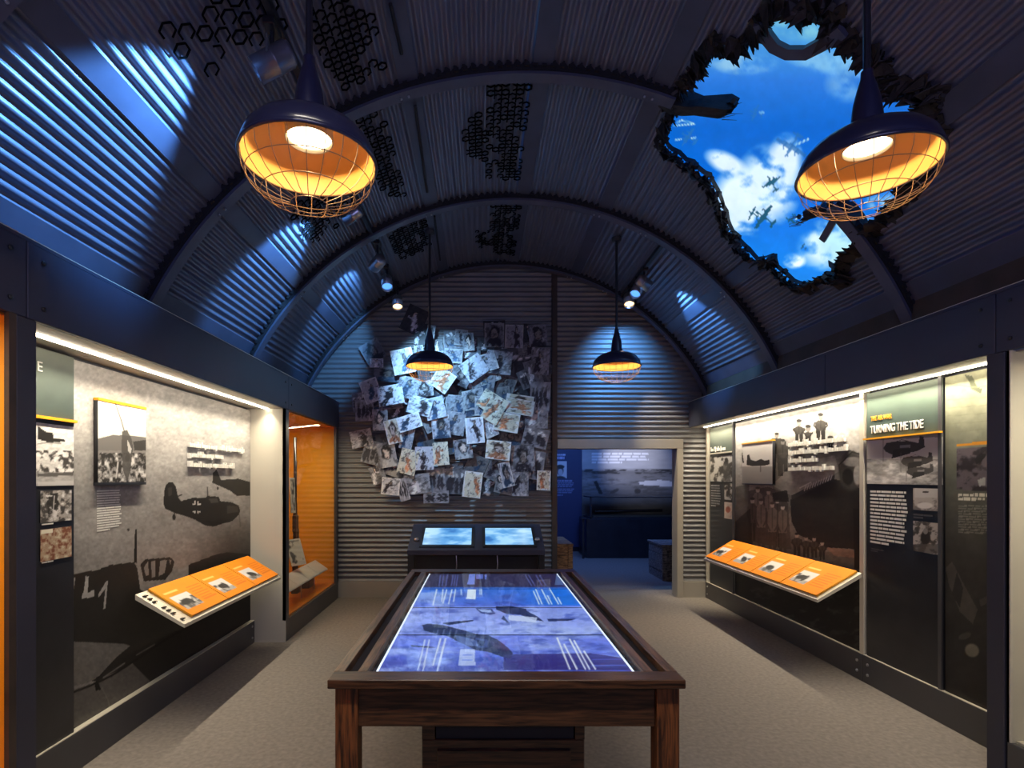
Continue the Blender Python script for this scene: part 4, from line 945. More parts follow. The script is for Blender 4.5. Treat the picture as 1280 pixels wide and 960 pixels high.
text_block(XT - .001, ((1089, 685), (1089, 690), 1105), 2, 'rail_paint', TT_, 19)
def paint_small(k):
    def g(c):
        c.C[:] = G(.66, .01); n = c.noise(7, 6, 4); c.mix(np.clip((n - .50) * 7, 0, 1), G(.25 if k else .45)); 
        if k: c.ell(1157, 672, 6, 9, G(.1)); c.ell(1157, 664, 3, 4, G(.5)); c.poly([(1143, 680), (1172, 680), (1172, 692), (1143, 692)], G(.3), .7)
        else: c.poly([(1143, 610), (1172, 610), (1172, 622), (1143, 622)], G(.72)); c.ell(1157, 615, 4, 1.2, G(.2)); c.ell(1156, 632, 10, 4, G(.8))
    return g
wall_print('photo_print', XT - .004, 1141.5, 1172.5, zr(638, 1157), zr(610.5, 1157), 46, 44, paint_small(0), TT_, .003, 12)
wall_print('photo_print', XT - .004, 1141.5, 1172.5, zr(691, 1157), zr(652.5, 1157), 46, 54, paint_small(1), TT_, .003, 13)
text_block(XT - .001, ((1142, 642), (1142, 649), 1166), 2, 'rail_paint', TT_, 20)

# glassy photo panel next to the near column
def paint_cloud(c):
    c.vgrad([(440, (.70, .70, .58)), (520, (.55, .56, .48)), (600, (.34, .35, .32)), (700, (.24, .24, .225)), (880, (.17, .16, .15))]); c.shade(.16, 30, 30)
    c.poly([(1205, 468), (1215, 470), (1222, 484), (1228, 486), (1226, 492), (1214, 486), (1212, 478)], (.35, .37, .3)); c.line([(1180, 479), (1216, 484), (1240, 482)], 1.6, (.5, .5, .4), .7)
    for k in range(5): c.line([(1185, 500 + k * 10), (1240, 496 + k * 10)], 1, (.45, .46, .38), .5)
    c.poly([(1196, 561), (1260, 557), (1260, 616), (1196, 612)], (.36, .33, .36)); c.poly([(1196, 555), (1260, 549), (1260, 553), (1196, 558)], (.75, .5, .12))
    n = c.noise(12, 9, 4); m = c.inside([(1196, 561), (1260, 557), (1260, 616), (1196, 612)]); c.mix(m * np.clip((n - .48) * 6, 0, 1), (.16, .14, .16)); c.poly([(1218, 574), (1226, 566), (1234, 568), (1226, 578), (1220, 580)], (.12, .11, .12)); c.poly([(1222, 600), (1232, 596), (1232, 606), (1224, 608)], (.6, .6, .6))
    c.rows([(1198, 616), (1260, 616), (1260, 626), (1198, 626)], 2, (.85, .84, .78), .9, .7, 4); c.rows([(1198, 631), (1260, 631), (1260, 669), (1198, 667)], 11, (.6, .6, .56), .6, .5, 6)
    c.poly([(1182, 710), (1190, 702), (1210, 740), (1222, 762), (1216, 780), (1200, 765), (1186, 730)], (.42, .41, .38), .5); c.poly([(1196, 715), (1204, 735), (1200, 760), (1190, 742)], (.1, .1, .1), .5); c.ell(1215, 813, 9, 8, (.55, .54, .48), 30, .8); c.ell(1206, 795, 8, 4, (.4, .4, .36), -20, .5); c.poly([(1224, 750), (1236, 744), (1238, 752), (1226, 758)], (.35, .34, .32), .6)
    c.shade(.10, 8, 8)
bigmural('aerial_photo_panel', XPR - .012, 1181.5, 1250, .217, HZ0 - .02, 100, 300, paint_cloud, 'tall greenish-grey aerial photograph panel with a small inset picture, next to the near column', 'mural', 7)

# far dark panel by the doorway wall
XD = XPR - .015; YD0, YD1 = F * XD / (917 - CXP), F * XD / (887.5 - CXP)
FD = thing('title_panel', (XD, (YD0 + YD1) / 2, .217), 'narrow dark title panel at the far end beside the cream corrugated strip', 'panel')
zf_ = lambda py, px=902: side(px, py, XD)[1]
boxo('panel_board', 'black_satin', FD, XD + .001, XPR + .02, YD0, YD1, .217, HZ0 - .03)
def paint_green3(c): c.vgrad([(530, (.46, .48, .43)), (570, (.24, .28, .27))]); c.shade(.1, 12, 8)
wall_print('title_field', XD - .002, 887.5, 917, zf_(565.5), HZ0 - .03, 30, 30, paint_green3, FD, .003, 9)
boxo('pale_line', 'ledge_metal', FD, XD - .012, XD, YD0, YD1, zf_(566.8), zf_(565.2))
raised_rows('title_lettering', XD - .004, side(889, 562, XD)[0] , zf_(563), [.42], .055, .02, .004, -1, 'text_white', FD, 8)
def paint_crowd(c): c.C[:] = G(.70); n = c.noise(4, 5, 4); c.mix(np.clip((n - .48) * 8, 0, 1), G(.22)); c.ell(908, 575, 2.2, 3, G(.15)); c.poly([(904, 580), (912, 580), (912, 602), (904, 602)], G(.3), .7)
wall_print('photo_print', XD - .004, 887.5, 916.5, zf_(602), zf_(570), 44, 40, paint_crowd, FD, .003, 10)
text_block(XD - .001, ((889, 606), (889, 634), 901), 9, 'steel', FD, 21)
wall_print('photo_print', XD - .004, 905.5, 915.5, zf_(624), zf_(604), 20, 26, paint_crowd, FD, .003, 11)
def paint_pinkish(c): c.C[:] = (.78, .72, .68); c.ell(910, 637, 3, 4, (.62, .36, .30)); c.shade(.2, 4, 4)
wall_print('photo_print', XD - .004, 905.5, 915.5, zf_(647), zf_(627), 20, 26, paint_pinkish, FD, .003, 12)
# ================================================================== TOUCH TABLE
TZ = .85; TX0, TX1, TY0, TY1 = -.572, .757, 2.045, 4.53
TB = thing('touch_table', ((TX0 + TX1) / 2, (TY0 + TY1) / 2, 0), 'large dark wooden table with four glowing blue screens let into its top', 'table')
SX0, SX1, SY0, SY1 = -.413, .598, 2.143, 4.36
th = .034
MB().box(TX0, TX1, TY0, SY0 - .004, TZ - th, TZ, bev=.003).build('top_board', 'walnut', TB)
MB().box(TX0, TX1, SY1 + .03, TY1, TZ - th, TZ, bev=.003).build('top_board', 'walnut', TB)
for a, b in ((TX0, TX0 + .042), (TX0 + .092, TX0 + .130), (TX1 - .130, TX1 - .092), (TX1 - .042, TX1)):
    MB().box(a, b, SY0 - .004, SY1 + .03, TZ - th, TZ, bev=.002).build('side_board', 'walnut_long', TB)
boxo('groove_bed', 'dark_gap', TB, TX0 + .02, TX1 - .02, SY0 - .01, SY1 + .035, TZ - .07, TZ - .032)
for a in (TX0 + .012, TX1 - .012 - .085):
    for b in (TY0 + .045, TY1 - .045 - .085):
        MB().box(a + .005, a + .09, b, b + .085, 0, TZ - th, bev=.003).build('leg', 'walnut_up', TB)
MB().box(TX0 + .095, TX1 - .095, TY0 + .065, TY0 + .09, .648, TZ - th, bev=.002).build('apron', 'walnut', TB)
MB().box(TX0 + .095, TX1 - .095, TY1 - .09, TY1 - .065, .648, TZ - th, bev=.002).build('apron', 'walnut', TB)
for a in (TX0 + .03, TX1 - .055): MB().box(a, a + .025, TY0 + .1, TY1 - .1, .648, TZ - th, bev=.002).build('apron', 'walnut_long', TB)
# pedestal cabinet below
PC = thing('pedestal_cabinet', (.095, 2.9, 0), 'dark brown cabinet standing under the middle of the wooden table', 'cabinet')
k0 = 2.36; MB().box(-.255, .44, k0, 4.0, 0, .48, bev=.004).box(-.255, -.20, k0, 4.0, .48, .648).box(.40, .44, k0, 4.0, .48, .648).build('body', 'walnut', PC)
dr = MB().box(-.19, .38, k0 - .012, k0, .03, .44, bev=.004).build('door', 'walnut', PC)
boxo('slot', 'dark_gap', PC, -.195, .395, k0 + .01, k0 + .03, .48, .64)
kb = MB().cyl((-.262, 2.5, .60), (-.285, 2.5, .60), .018, 10).box(-.275, -.258, 2.46, 2.54, .57, .63).build('latch', 'brass', PC)
YS = [SY0, 2.665, 3.225, 3.77, SY1]
def paint_screen(c):
    A, B = c.A, c.B
    c.vgrad([(712, (.15, .13, .28)), (733, (.17, .15, .31)), (735.2, (.17, .42, .86)), (757, (.32, .44, .88)), (759, (.52, .60, .93)), (792, (.58, .66, .97)), (794, (.44, .52, .92)), (820, (.34, .42, .85)), (840, (.22, .24, .62))])
    n = c.noise(46, 12, 5, 4); n2 = c.noise(20, 5, 4, 9); c.mix(np.clip((n - .5) * 5, 0, 1) * (B > 736) * .55, (.72, .80, .99)); c.mix(np.clip((.46 - n2) * 6, 0, 1) * (B > 736) * .5, (.16, .24, .62))
    c.mix(np.clip((A - 640) / 50, 0, 1) * (B > 735.5) * (B < 757) * .8, (.08, .44, .90))
    f = lambda p: Q(460, 700, 6.4, p); g = lambda p: Q(620, 700, 6.4, p)
    nv = (.03, .07, .24)
    # near aircraft, nose to the lower right
    c.poly(f([(430, 520), (480, 510), (560, 515), (640, 530), (760, 560), (860, 590), (960, 600), (1040, 640), (1120, 700), (1160, 745), (1140, 790), (1060, 770), (960, 735), (860, 720), (740, 660), (640, 610), (540, 590), (450, 565)]), nv, .85)
    c.poly(f([(590, 505), (700, 490), (840, 480), (850, 488), (720, 510), (650, 520)]), nv, .9); c.poly(f([(640, 560), (720, 590), (740, 660), (690, 640)]), nv, .8); c.poly(f([(340, 680), (480, 690), (540, 700), (480, 702), (350, 694)]), nv, .85)
    c.poly(f([(980, 650), (1060, 655), (1150, 730), (1000, 700)]), (.26, .22, .42), .8); c.poly(f([(700, 600), (860, 640), (900, 690), (720, 680)]), (.55, .66, .95), .5); c.shade(.12, 9, 4)
    c.poly(f([(860, 620), (960, 640), (960, 700), (870, 700)]), (.5, .6, .9), .4); c.poly(f([(870, 640), (930, 650), (930, 690), (880, 690)]), nv, .7)
    # far aircraft
    c.poly(g([(0, 370), (110, 365), (240, 390), (250, 410), (330, 450), (380, 490), (300, 480), (200, 440), (80, 430), (0, 395)]), nv, .8); c.poly(g([(60, 445), (110, 510), (40, 470)]), nv, .7); c.poly(g([(410, 470), (640, 470), (600, 485), (420, 492)]), nv, .75); c.poly(g([(100, 440), (330, 460), (320, 500), (100, 480)]), (.80, .86, 1), .8)
    c.poly(f([(860, 385), (990, 390), (1020, 430), (980, 440), (900, 425)]), (.12, .18, .45), .8); c.poly(f([(880, 392), (980, 398), (990, 420), (910, 415)]), (.65, .74, .97), .9)
    c.poly(g([(60, 755), (760, 745), (1060, 790), (1100, 880), (60, 880)]), (.16, .12, .42), .75)
    for k in range(3): c.line(g([(770, 748 + k * 48), (960 + k * 40, 745 + k * 48)]), 1.2, (.35, .42, .85), .8)
    wh = (.93, .97, 1)
    for p, q, w_ in (((455, 640), (400, 880), 1.6), ((490, 640), (440, 885), 1.6), ((580, 630), (520, 840), 2.0), ((620, 630), (555, 885), 2.2)): c.line(f([p, q]), w_, wh, .75)
    c.poly(f([(735, 715), (858, 715), (856, 845), (722, 845)]), (.82, .88, 1), .7); c.line(f([(760, 760), (830, 760)]), 1.2, (.4, .5, .9)); c.line(f([(755, 800), (830, 800)]), 1.2, (.4, .5, .9))
    for p, q in (((490, 625), (590, 872)), ((545, 675), (648, 872)), ((590, 635), (715, 872)), ((625, 645), (748, 872)), ((705, 730), (795, 872))): c.line(g([p, q]), 1.9, wh, .85)
    for p, q in (((550, 235), (520, 360)), ((600, 235), (590, 330)), ((630, 235), (600, 345)), ((672, 235), (645, 350)), ((700, 235), (685, 330))): c.line(f([p, q]), 1.3, wh, .85)
    c.poly(f([(800, 235), (865, 235), (862, 315), (785, 310)]), wh, .85)
    for x in (745, 895, 908): c.line(f([(x, 232), (x, 275)]), 1.3, wh, .7)
    for p, q in (((300, 250), (345, 352)), ((318, 235), (368, 352)), ((365, 235), (425, 352)), ((412, 285), (447, 352)), ((428, 228), (500, 352)), ((495, 300), (522, 352))): c.line(g([p, q]), 1.3, wh, .9)
    for x in (580, 605, 635, 680, 700, 718): c.line(f([(x, 122), (x - 12, 205)]), 1.1, (.45, .5, .85), .7)
    c.poly(f([(808, 112), (855, 112), (850, 195), (795, 195)]), (.42, .52, .92), .9); c.poly(f([(865, 115), (920, 115), (918, 150), (862, 150)]), (.40, .5, .9), .8); c.poly(f([(935, 115), (950, 115), (948, 155), (933, 155)]), (.4, .5, .9), .8)
    for x in (235, 262, 320, 350): c.line(g([(x, 122), (x + 50, 205)]), 1.1, (.45, .5, .8), .7)
    c.poly(g([(485, 105), (545, 200), (470, 200)]), (.45, .62, .85), .5)
    for k in range(4): c.line(f([(560 + k * 50, 560), (545 + k * 50, 620)]), 1.5, (.8, .86, 1), .4)
for i in range(4):
    a, b = YS[i] + .007, YS[i + 1] - .007; X, Y = np.meshgrid(np.linspace(SX0 + .008, SX1 - .008, 230), np.linspace(a, b, 90 if i == 0 else 60), indexing='ij')
    P = np.stack([X, Y, np.full_like(X, TZ - .010)], -1); c = flat_canvas(P, 4); c.noise_seed = 1; paint_screen(c)
    grid('monitor_panel', P, 'screen', TB, c.C, smooth=False, back=(0, 0, -.02), backmat='black_paint')
boxo('lit_edge', 'white_line', TB, SX0, SX0 + .007, SY0, SY1, TZ - .028, TZ - .008); boxo('lit_edge', 'white_line', TB, SX1 - .006, SX1, SY0, SY1, TZ - .028, TZ - .008)
boxo('glass_top', 'glass', TB, SX0 - .02, SX1 + .02, SY0, SY1 + .02, TZ - .0062, TZ - .0022)

# ================================================================== SCREEN KIOSK
KY0, KY1, KZ0, KZ1 = 6.56, 7.18, .735, .995
K = thing('screen_kiosk', (-.07, 6.9, 0), 'dark sloping desk with two glowing screens under the photo collage', 'kiosk')
def kp(x, f, off=0):                                  # f 0 = front edge, 1 = back edge of the slope
    n = Vector((0, -(KZ1 - KZ0), KY1 - KY0)).normalized(); return Vector((x, KY0 + (KY1 - KY0) * f, KZ0 + (KZ1 - KZ0) * f)) + n * off
KX0, KX1 = -.885, .755
MB().prism([kp(KX0, 0), kp(KX0, 1), kp(KX0, 1) + Vector((0, 0, -.1)), kp(KX0, .3) + Vector((0, 0, -.13)), kp(KX0, 0) + Vector((0, 0, -.055))], (KX1 - KX0, 0, 0)).build('desk_top', 'header_paint', K)
for a in (KX0, KX1 - .07): MB().box(a, a + .07, KY0 + .05, KY0 + .11, 0, .70).box(a, a + .07, KY1 - .1, KY1 - .04, 0, .88).build('leg', 'black_satin', K)
MB().box(KX0 + .07, KX1 - .07, KY0 + .28, KY0 + .31, .05, .68).build('dark_infill', 'black_satin', K)  # added dark panel standing for the darkness under the desk
def paint_sea(c): c.C[:] = (.36, .62, .86); n = c.noise(22, 5, 4); c.mix(np.clip((n - .45) * 5, 0, 1), (.62, .82, .96)); c.mix(np.clip((.42 - n) * 5, 0, 1), (.22, .45, .72)); c.mix(np.clip(1 - abs(c.A - (535 if c.A.mean() < 597 else 655)) / 22, 0, 1) * .5, (.85, .95, 1))
for x0, x1 in ((-.715, -.125), (.045, .63)):
    bz = MB().prism([kp(x0 - .035, .10, .001), kp(x1 + .035, .10, .001), kp(x1 + .035, .86, .001), kp(x0 - .035, .86, .001)], (0, -.004, .009)).build('screen_bezel', 'black_satin', K)
    U, V = np.meshgrid(np.linspace(x0, x1, 60), np.linspace(.17, .80, 30), indexing='ij')
    P = np.array([[list(kp(a, b, .014)) for a, b in zip(ra, rb)] for ra, rb in zip(U, V)]); c = flat_canvas(P, 8); paint_sea(c); grid('display', P, 'screen', bz, c.C, smooth=False)
for x in (-.80, .685): p = kp(x, .36, .0); n = kp(x, .36, .03) - p; MB().cyl(p, p + n, .035, 16, .028).build('knob', 'steel', K)
for x in (-.30, .185):
    MB().tube([(x, KY0 - .01, KZ0 - .06), (x + .005, KY0 - .02, KZ0 - .16), (x - .01, KY0 - .015, .40)], .006, 6).build('handset_cable', 'steel', K)

# ================================================================== PHOTO COLLAGE
PR = []
def add(ox, oy, s, rows):
    for r in rows:
        x, y, w_, h, a, t, fg = r; PR.append((ox + x / s, oy + y / s, w_, h, a, t, fg))
# x, y in crop units, size in photo px, tilt (deg), paper tone, figure style: d dark, b blue/teal, o orange, w white figure on dark, g group
add(430, 380, 7.385, [(265,440,23,24,30,.42,'d'),(300,545,15,10,0,.72,'w'),(545,530,24,28,12,.80,'b'),(650,150,24,30,-25,.22,'w'),(800,270,9,18,-8,.50,'d'),(860,410,13,20,5,.32,'w'),(690,440,10,14,4,.58,'d'),(430,840,28,22,10,.93,'d'),(250,800,20,26,20,.72,'b'),(400,650,30,16,-6,.45,'b'),(160,910,20,22,4,.55,'g'),(590,770,22,24,-12,.62,'b'),(740,780,20,18,6,.72,'d'),(870,800,20,30,-25,.50,'b'),(560,870,26,14,0,.40,'w'),(330,930,24,14,-4,.40,'b'),(720,280,16,24,-6,.20,'w'),(880,520,16,18,20,.60,'d'),(910,700,22,24,-35,.78,'o')])
add(560, 380, 7.385, [(40,330,18,20,3,.42,'g'),(120,310,14,18,-6,.50,'d'),(190,350,12,20,5,.52,'w'),(270,370,16,16,-4,.30,'w'),(430,270,24,28,2,.12,'g'),(610,300,20,26,-2,.55,'d'),(830,290,20,24,4,.50,'d'),(740,270,12,20,-6,.14,'w'),(850,530,20,30,-4,.62,'d'),(650,560,34,38,4,.34,'g'),(470,540,28,26,-6,.66,'d'),(360,540,22,20,18,.72,'b'),(240,590,26,24,35,.78,'d'),(130,700,22,28,30,.20,'w'),(330,730,24,28,-10,.50,'b'),(500,760,26,26,35,.30,'w'),(690,770,24,22,-6,.22,'w'),(850,850,22,32,-3,.60,'g'),(660,910,30,17,-8,.74,'o'),(395,910,26,22,-32,.86,'o'),(240,880,24,22,12,.55,'b'),(200,450,24,12,4,.40,'w'),(350,390,18,10,-2,.34,'w'),(560,430,20,12,3,.30,'g'),(740,420,22,16,8,.44,'d'),(50,480,20,16,-4,.55,'b'),(790,640,16,30,18,.45,'w')])
add(430, 500, 6.857, [(175,90,20,24,2,.60,'g'),(310,170,17,24,2,.62,'w'),(400,30,26,12,3,.50,'b'),(650,50,26,20,-14,.90,'d'),(560,190,26,17,18,.92,'b'),(420,270,16,27,14,.86,'o'),(150,330,24,19,12,.70,'d'),(240,450,20,26,-14,.55,'g'),(370,470,20,28,10,.62,'w'),(680,290,22,28,-3,.18,'w'),(540,330,14,24,-12,.66,'b'),(550,530,20,28,-14,.86,'o'),(690,500,20,26,2,.84,'d'),(830,460,17,26,5,.88,'o'),(780,70,22,24,14,.78,'b'),(830,230,20,26,6,.70,'b'),(290,640,16,20,20,.56,'w'),(400,740,20,19,-5,.80,'d'),(505,770,11,25,16,.72,'g'),(630,720,28,22,8,.66,'w'),(790,680,20,26,4,.54,'g'),(790,830,28,14,0,.62,'g'),(450,600,24,10,-14,.26,'w'),(470,90,16,20,-20,.22,'w'),(430,500,18,22,0,.20,'d')])
add(560, 500, 6.857, [(60,50,22,24,-5,.55,'b'),(170,60,20,22,8,.50,'b'),(300,50,18,22,0,.62,'b'),(400,80,20,30,-30,.86,'o'),(230,260,20,29,5,.90,'d'),(60,200,22,26,-8,.62,'b'),(500,190,28,21,-10,.80,'o'),(620,60,30,17,-10,.74,'o'),(760,140,25,27,-2,.58,'w'),(750,320,28,22,-14,.56,'g'),(540,320,20,22,6,.40,'b'),(350,230,15,24,24,.72,'w'),(430,430,27,21,-6,.88,'o'),(130,420,20,22,8,.60,'w'),(260,510,20,22,-6,.24,'w'),(640,500,26,30,4,.62,'d'),(745,560,20,32,-8,.58,'g'),(820,690,15,22,-2,.88,'o'),(620,720,18,27,0,.70,'d'),(500,640,13,28,14,.76,'b'),(455,690,14,18,22,.66,'w'),(210,725,20,29,-7,.90,'o'),(350,720,22,27,3,.22,'w'),(60,700,22,28,-4,.46,'g'),(40,600,24,14,3,.42,'w'),(370,560,22,14,0,.30,'d'),(140,590,22,14,8,.25,'w')])
rx_ = random.Random(77)
for k in range(38):
    while True:
        x, y = rx_.uniform(455, 676), rx_.uniform(418, 618)
        if ((x - 572) / 122) ** 2 + ((y - 516) / 104) ** 2 < 1 or (x > 600 and y < 600): break
    PR.append((x, y, rx_.uniform(18, 26), rx_.uniform(20, 28), rx_.uniform(-28, 28), rx_.uniform(.22, .50), rx_.choice('wgbbd')))
def paint_pin(c, w_, h, t, fg, seed):
    """small print: paper border, backdrop, a head-and-body figure or a group"""
    r = random.Random(seed); tone = lambda v, k=(1, 1, 1): tuple(np.clip(v * np.array(k), 0, 1))
    cool = (.97, .98, 1.04); c.C[:] = tone(t, cool if fg != 'o' else (1.03, 1, .90)); c.shade(.10, 40, 40)
    n1_, n2_ = c.noise(16, 16, 3), c.noise(16, 16, 3, seed + 1); c.A = c.A + (n1_ - .5) * 26; c.B = c.B + (n2_ - .5) * 26
    pal = {'d': (.12, .10, .14), 'b': (.15, .25, .36), 'o': (.70, .46, .32), 'w': (.88, .87, .9), 'g': (.14, .13, .16)}[fg]; skin = {'d': .5, 'b': .45, 'o': .8, 'w': .92, 'g': .8}[fg]
    if fg == 'g':
        for k in range(4):
            x = 18 + k * 21 + r.uniform(-4, 4); c.ell(x, 55 + r.uniform(-8, 8), 9, 34, pal, 0, .9); c.ell(x, 24 + r.uniform(-6, 8), 7, 9, tone(.86 if t < .6 else .4), 0, .9)
        c.shade(.4, 14, 14); return
    if fg in 'wd' and r.random() < .6: n = c.noise(30, 30, 3); c.mix(np.clip((n - .5) * 6, 0, 1) * .6, tone(t * .45))
    ang = r.uniform(-35, 35); x, y = r.uniform(38, 62), r.uniform(22, 30); s = r.uniform(1.0, 1.35)
    big = r.random() < .35
    if big:
        c.ell(50, 104, 40, 42, tone(skin * .8) if fg == 'w' else pal); c.ell(50, 40, 25, 30, tuple(v * .35 for v in pal) if fg != 'w' else (.07, .06, .08)); c.ell(51, 46, 15, 21, tone(skin, (1, .93, .88))); c.ell(50, 60, 6, 1.8, (.25, .12, .12))
        for k in (-6, 6): c.ell(50 + k, 43, 2.6, 1.6, (.1, .08, .1))
    else:
        a = math.radians(ang); dx, dy = math.sin(a), math.cos(a)
        c.ell(x + dx * 22 * s, y + dy * 22 * s, 11 * s, 19 * s, pal, -ang); c.ell(x + dx * 40 * s - 4, y + dy * 42 * s, 7 * s, 22 * s, tuple(np.clip(np.array(pal) * 1.35, 0, 1)), -ang + 14); c.ell(x + dx * 44 * s + 6, y + dy * 40 * s, 5 * s, 21 * s, pal, -ang - 18)
        c.line([(x - 2, y + 14), (x + r.choice([-24, 24]), y + r.uniform(-4, 26))], 6, pal); c.ell(x, y, 8 * s, 10 * s, tuple(v * .5 for v in pal) if fg != 'w' else (.12, .1, .12)); c.ell(x + 1, y + 2, 5 * s, 7 * s, tone(skin, (1, .9, .82)))
    n = c.noise(9, 9, 3, seed + 5); c.mix(np.clip((n - .60) * 8, 0, 1) * .6, (.12, .11, .14)); c.mix(np.clip((.36 - n) * 8, 0, 1) * .6, tone(min(1, t * 1.4)))
    if r.random() < .5: c.mix(((c.A < 6) | (c.A > 94) | (c.B < 5) | (c.B > 95)) * .9, tone(min(1, t * 1.12 + .06)))
ORDN = ['first', 'second', 'third', 'fourth', 'fifth', 'sixth', 'seventh', 'eighth', 'ninth', 'tenth', 'eleventh', 'twelfth', 'thirteenth', 'fourteenth']
ys_sorted = sorted(range(len(PR)), key=lambda i: PR[i][1]); NR = 12; per = math.ceil(len(PR) / NR); place = {}
for rI in range(NR):
    row = sorted(ys_sorted[rI * per:(rI + 1) * per], key=lambda i: PR[i][0])
    for k, i in enumerate(row): place[i] = (rI, k)
STY = {'d': 'pale print with dark figure', 'b': 'bluish figure print', 'o': 'cream print with orange figure', 'w': 'dark print with pale figure', 'g': 'grey print of a group'}
order = sorted(range(len(PR)), key=lambda i: PR[i][5])          # darker prints underneath
for n_, i in enumerate(order):
    px, py, w_, h, a, t, fg = PR[i]; Yp = YF - .022 - n_ * .0009; W_, H_ = w_ * Yp / F * 1.14, h * Yp / F * 1.12
    cx_, cz_ = (px - CXP) * Yp / F, EYE - (py - CYP) * Yp / F; cx_ = min(cx_, .925 - W_ / 2)
    nx_, nz_ = 22, 26; U, V = np.meshgrid(np.linspace(-.5, .5, nx_), np.linspace(-.5, .5, nz_), indexing='ij')
    ca, sa = math.cos(D(a)), math.sin(D(a)); rng_ = random.Random(i); k1 = rng_.uniform(.0, .010)
    c = Canvas((U + .5) * 100, (.5 - V) * 100, seed=i); paint_pin(c, w_, h, t, fg, i * 7 + 3)
    P = np.stack([cx_ + U * W_ * ca - V * H_ * sa, Yp - k1 * (U * U + V * V) * 2, cz_ + U * W_ * sa + V * H_ * ca], -1)
    o = grid('photograph', P, 'print', None, c.C)
    rI, k = place[i]; tag(o, f"{STY[fg]}, {ORDN[k]} from left, {ORDN[rI]} collage row from top", 'photograph', 'pin-up photographs on the corrugated wall')

# ================================================================== NEIGHBOURING GALLERY THINGS
def far_pt(px, py, Y): return (px - CXP) * Y / F, EYE - (py - CYP) * Y / F
def far_print(name, Y, x0, y0, x1, y1, nx, nz, paint, parent=None, th=.02, seed=1, m='print'):
    X0, Z1 = far_pt(x0, y0, Y); X1, Z0 = far_pt(x1, y1, Y); X, Z = np.meshgrid(np.linspace(X0, X1, nx), np.linspace(Z0, Z1, nz), indexing='ij')
    P = np.stack([X, np.full_like(X, Y), Z], -1); c = flat_canvas(P, seed); paint(c); return grid(name, P, m, parent, c.C, smooth=False, back=(0, th, 0))
def paint_beach(c):
    c.vgrad([(520, G(.62)), (585, G(.66)), (590, G(.42)), (600, G(.52)), (612, G(.44)), (625, G(.34)), (660, G(.26))]); c.shade(.12, 30, 6)
    n = c.noise(16, 3, 4); c.mix(np.clip((n - .5) * 6, 0, 1) * (c.B > 590) * .6, G(.26)); n = c.noise(9, 2.5, 4, 5); c.mix(np.clip((n - .42) * 6, 0, 1) * (c.B > 587) * (c.B < 592), G(.2))
    c.poly([(798, 602), (825, 600), (850, 603), (850, 609), (800, 606)], G(.85), .9); c.poly([(742, 602), (746, 601), (754, 618), (749, 618)], G(.14)); c.ell(768, 614, 6, 2, G(.25), -25); c.ell(797, 614, 4, 3, G(.22)); 
    c.rows([(740, 565.5), (812, 565.5), (816, 580), (740, 580)], 4, G(.92), .8, .5, 6)
BM = far_print('landing_mural', 11.95, 727.5, 545, 880, 700, 170, 130, paint_beach, seed=6); tag(BM, 'blue-lit mural of a beach landing on the far wall beyond the doorway', 'mural')
def paint_gp(c): c.C[:] = (.16, .20, .34); c.rows([(693, 567), (718, 567), (718, 570), (693, 570)], 1, (.8, .82, .9), .95, .8, 2); c.rows([(690, 570.5), (721, 570.5), (721, 574), (690, 574)], 1, (.7, .72, .85), .95, .8, 3); c.rows([(690, 600), (718, 600), (718, 620), (690, 620)], 8, (.62, .66, .8), .7, .45, 4)
GPn = thing('title_panel', (1.9, 11.96, 0), 'blue title panel with a small portrait, beyond the doorway beside the beach mural', 'panel')
far_print('printed_sheet', 11.96, 670, 555, 727, 684, 90, 120, paint_gp, GPn, .02, 7)
def paint_port(c): c.C[:] = G(.82); c.ell(700, 588, 4.5, 6, G(.30)); c.ell(700.5, 590, 3, 4, G(.72)); c.ell(700, 600, 8, 5, G(.2)); c.ell(700, 583.5, 5.5, 2.5, G(.12))
far_print('portrait_print', 11.955, 690, 576.5, 708.5, 598, 30, 34, paint_port, GPn, .004, 8)
VC = thing('display_case', (3.3, 11.2, 0), 'long black table case with glass top in the gallery beyond the doorway', 'display case')
x0, zt_ = far_pt(733, 648.5, 10.95)
MB().box(x0, 5.1, 10.95, 11.75, .0, zt_, bev=.01).build('base', 'black_satin', VC)
zg = far_pt(740, 621, 10.95)[1]
MB().box(x0 + .08, 5.05, 10.97, 11.7, zg - .02, zg).box(x0 + .08, 5.05, 10.97, 11.7, zt_, zt_ + .03).build('frame', 'black_satin', VC)
for xx in (x0 + .08, 4.2): MB().box(xx, xx + .03, 10.97, 11.0, zt_, zg).build('corner_post', 'black_satin', VC)
boxo('glass_pane', 'glass', VC, x0 + .1, 5.03, 10.975, 10.98, zt_ + .03, zg - .02)
boxo('case_bed', 'brown_board', VC, x0 + .15, 5.0, 11.0, 11.65, zt_ + .03, zt_ + .05)
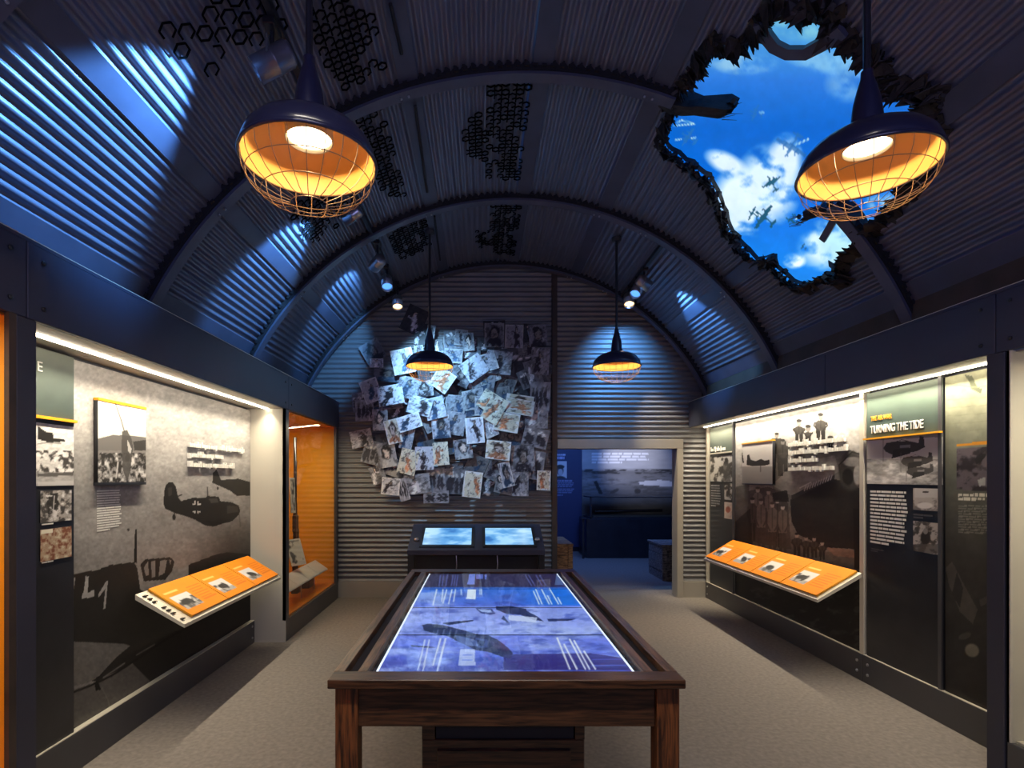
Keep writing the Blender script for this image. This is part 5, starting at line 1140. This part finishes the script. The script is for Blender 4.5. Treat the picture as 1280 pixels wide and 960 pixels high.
MB().tube([(x0 + .25, 11.3, zt_ + .12), (x0 + 1.6, 11.25, zt_ + .15)], .03, 8).build('long_exhibit', 'gunstock', VC)
bl = thing('queue_post', far_pt(729, 690, 10.9)[:1] + (10.9, 0), 'thin dark post at the end of the black table case beyond the doorway', 'post')
xq = far_pt(729, 690, 10.9)[0]
MB().box(xq - .02, xq + .02, 10.88, 10.92, 0, .78).build('pole', 'black_satin', bl); MB().box(xq - .05, xq + .08, 10.85, 10.95, .78, .80).build('cap', 'black_satin', bl)
def crate(x0, x1, y0, y1, zt, m, label, seed):
    R = thing('wooden_crate', ((x0 + x1) / 2, (y0 + y1) / 2, 0), label, 'crate', 'wooden crates beyond the doorway'); r = random.Random(seed); n = 4; h = (zt - .03) / n
    MB().box(x0 + .03, x1 - .03, y0 + .03, y1 - .03, .01, zt - .03).build('core', 'dark_gap', R)
    for i in range(n):
        z0_ = i * h; e = lambda: r.uniform(-.004, .004)
        MB().box(x0 + .01, x1 - .01, y0 + .006 + e(), y0 + .03, z0_ + .004, z0_ + h - .004, bev=.002).build('plank', m, R)
        MB().box(x0 + .006 + e(), x0 + .03, y0 + .03, y1 - .03, z0_ + .004, z0_ + h - .004, bev=.002).build('plank', m, R)
        MB().box(x1 - .03, x1 - .006 + e(), y0 + .03, y1 - .03, z0_ + .004, z0_ + h - .004, bev=.002).build('plank', m, R)
    for xx in (x0, x1 - .07): MB().box(xx, xx + .07, y0 - .012, y0 + .008, 0, zt - .03, bev=.003).build('batten', m, R)
    k = 5; w_ = (y1 - y0) / k
    for i in range(k): MB().box(x0 - .01, x1 + .01, y0 + i * w_ + .003, y0 + (i + 1) * w_ - .003, zt - .03, zt + r.uniform(-.003, .003), bev=.002).build('lid_plank', m, R)
crate(.62, 1.37, 8.3, 9.35, .60, 'crate_wood', 'brown wooden crate with blue-lit top, just inside the doorway by the wall post', 3)
crate(2.80, 3.5, 8.55, 9.3, .56, 'crate_grey', 'grey weathered crate half hidden by the right door jamb', 8)
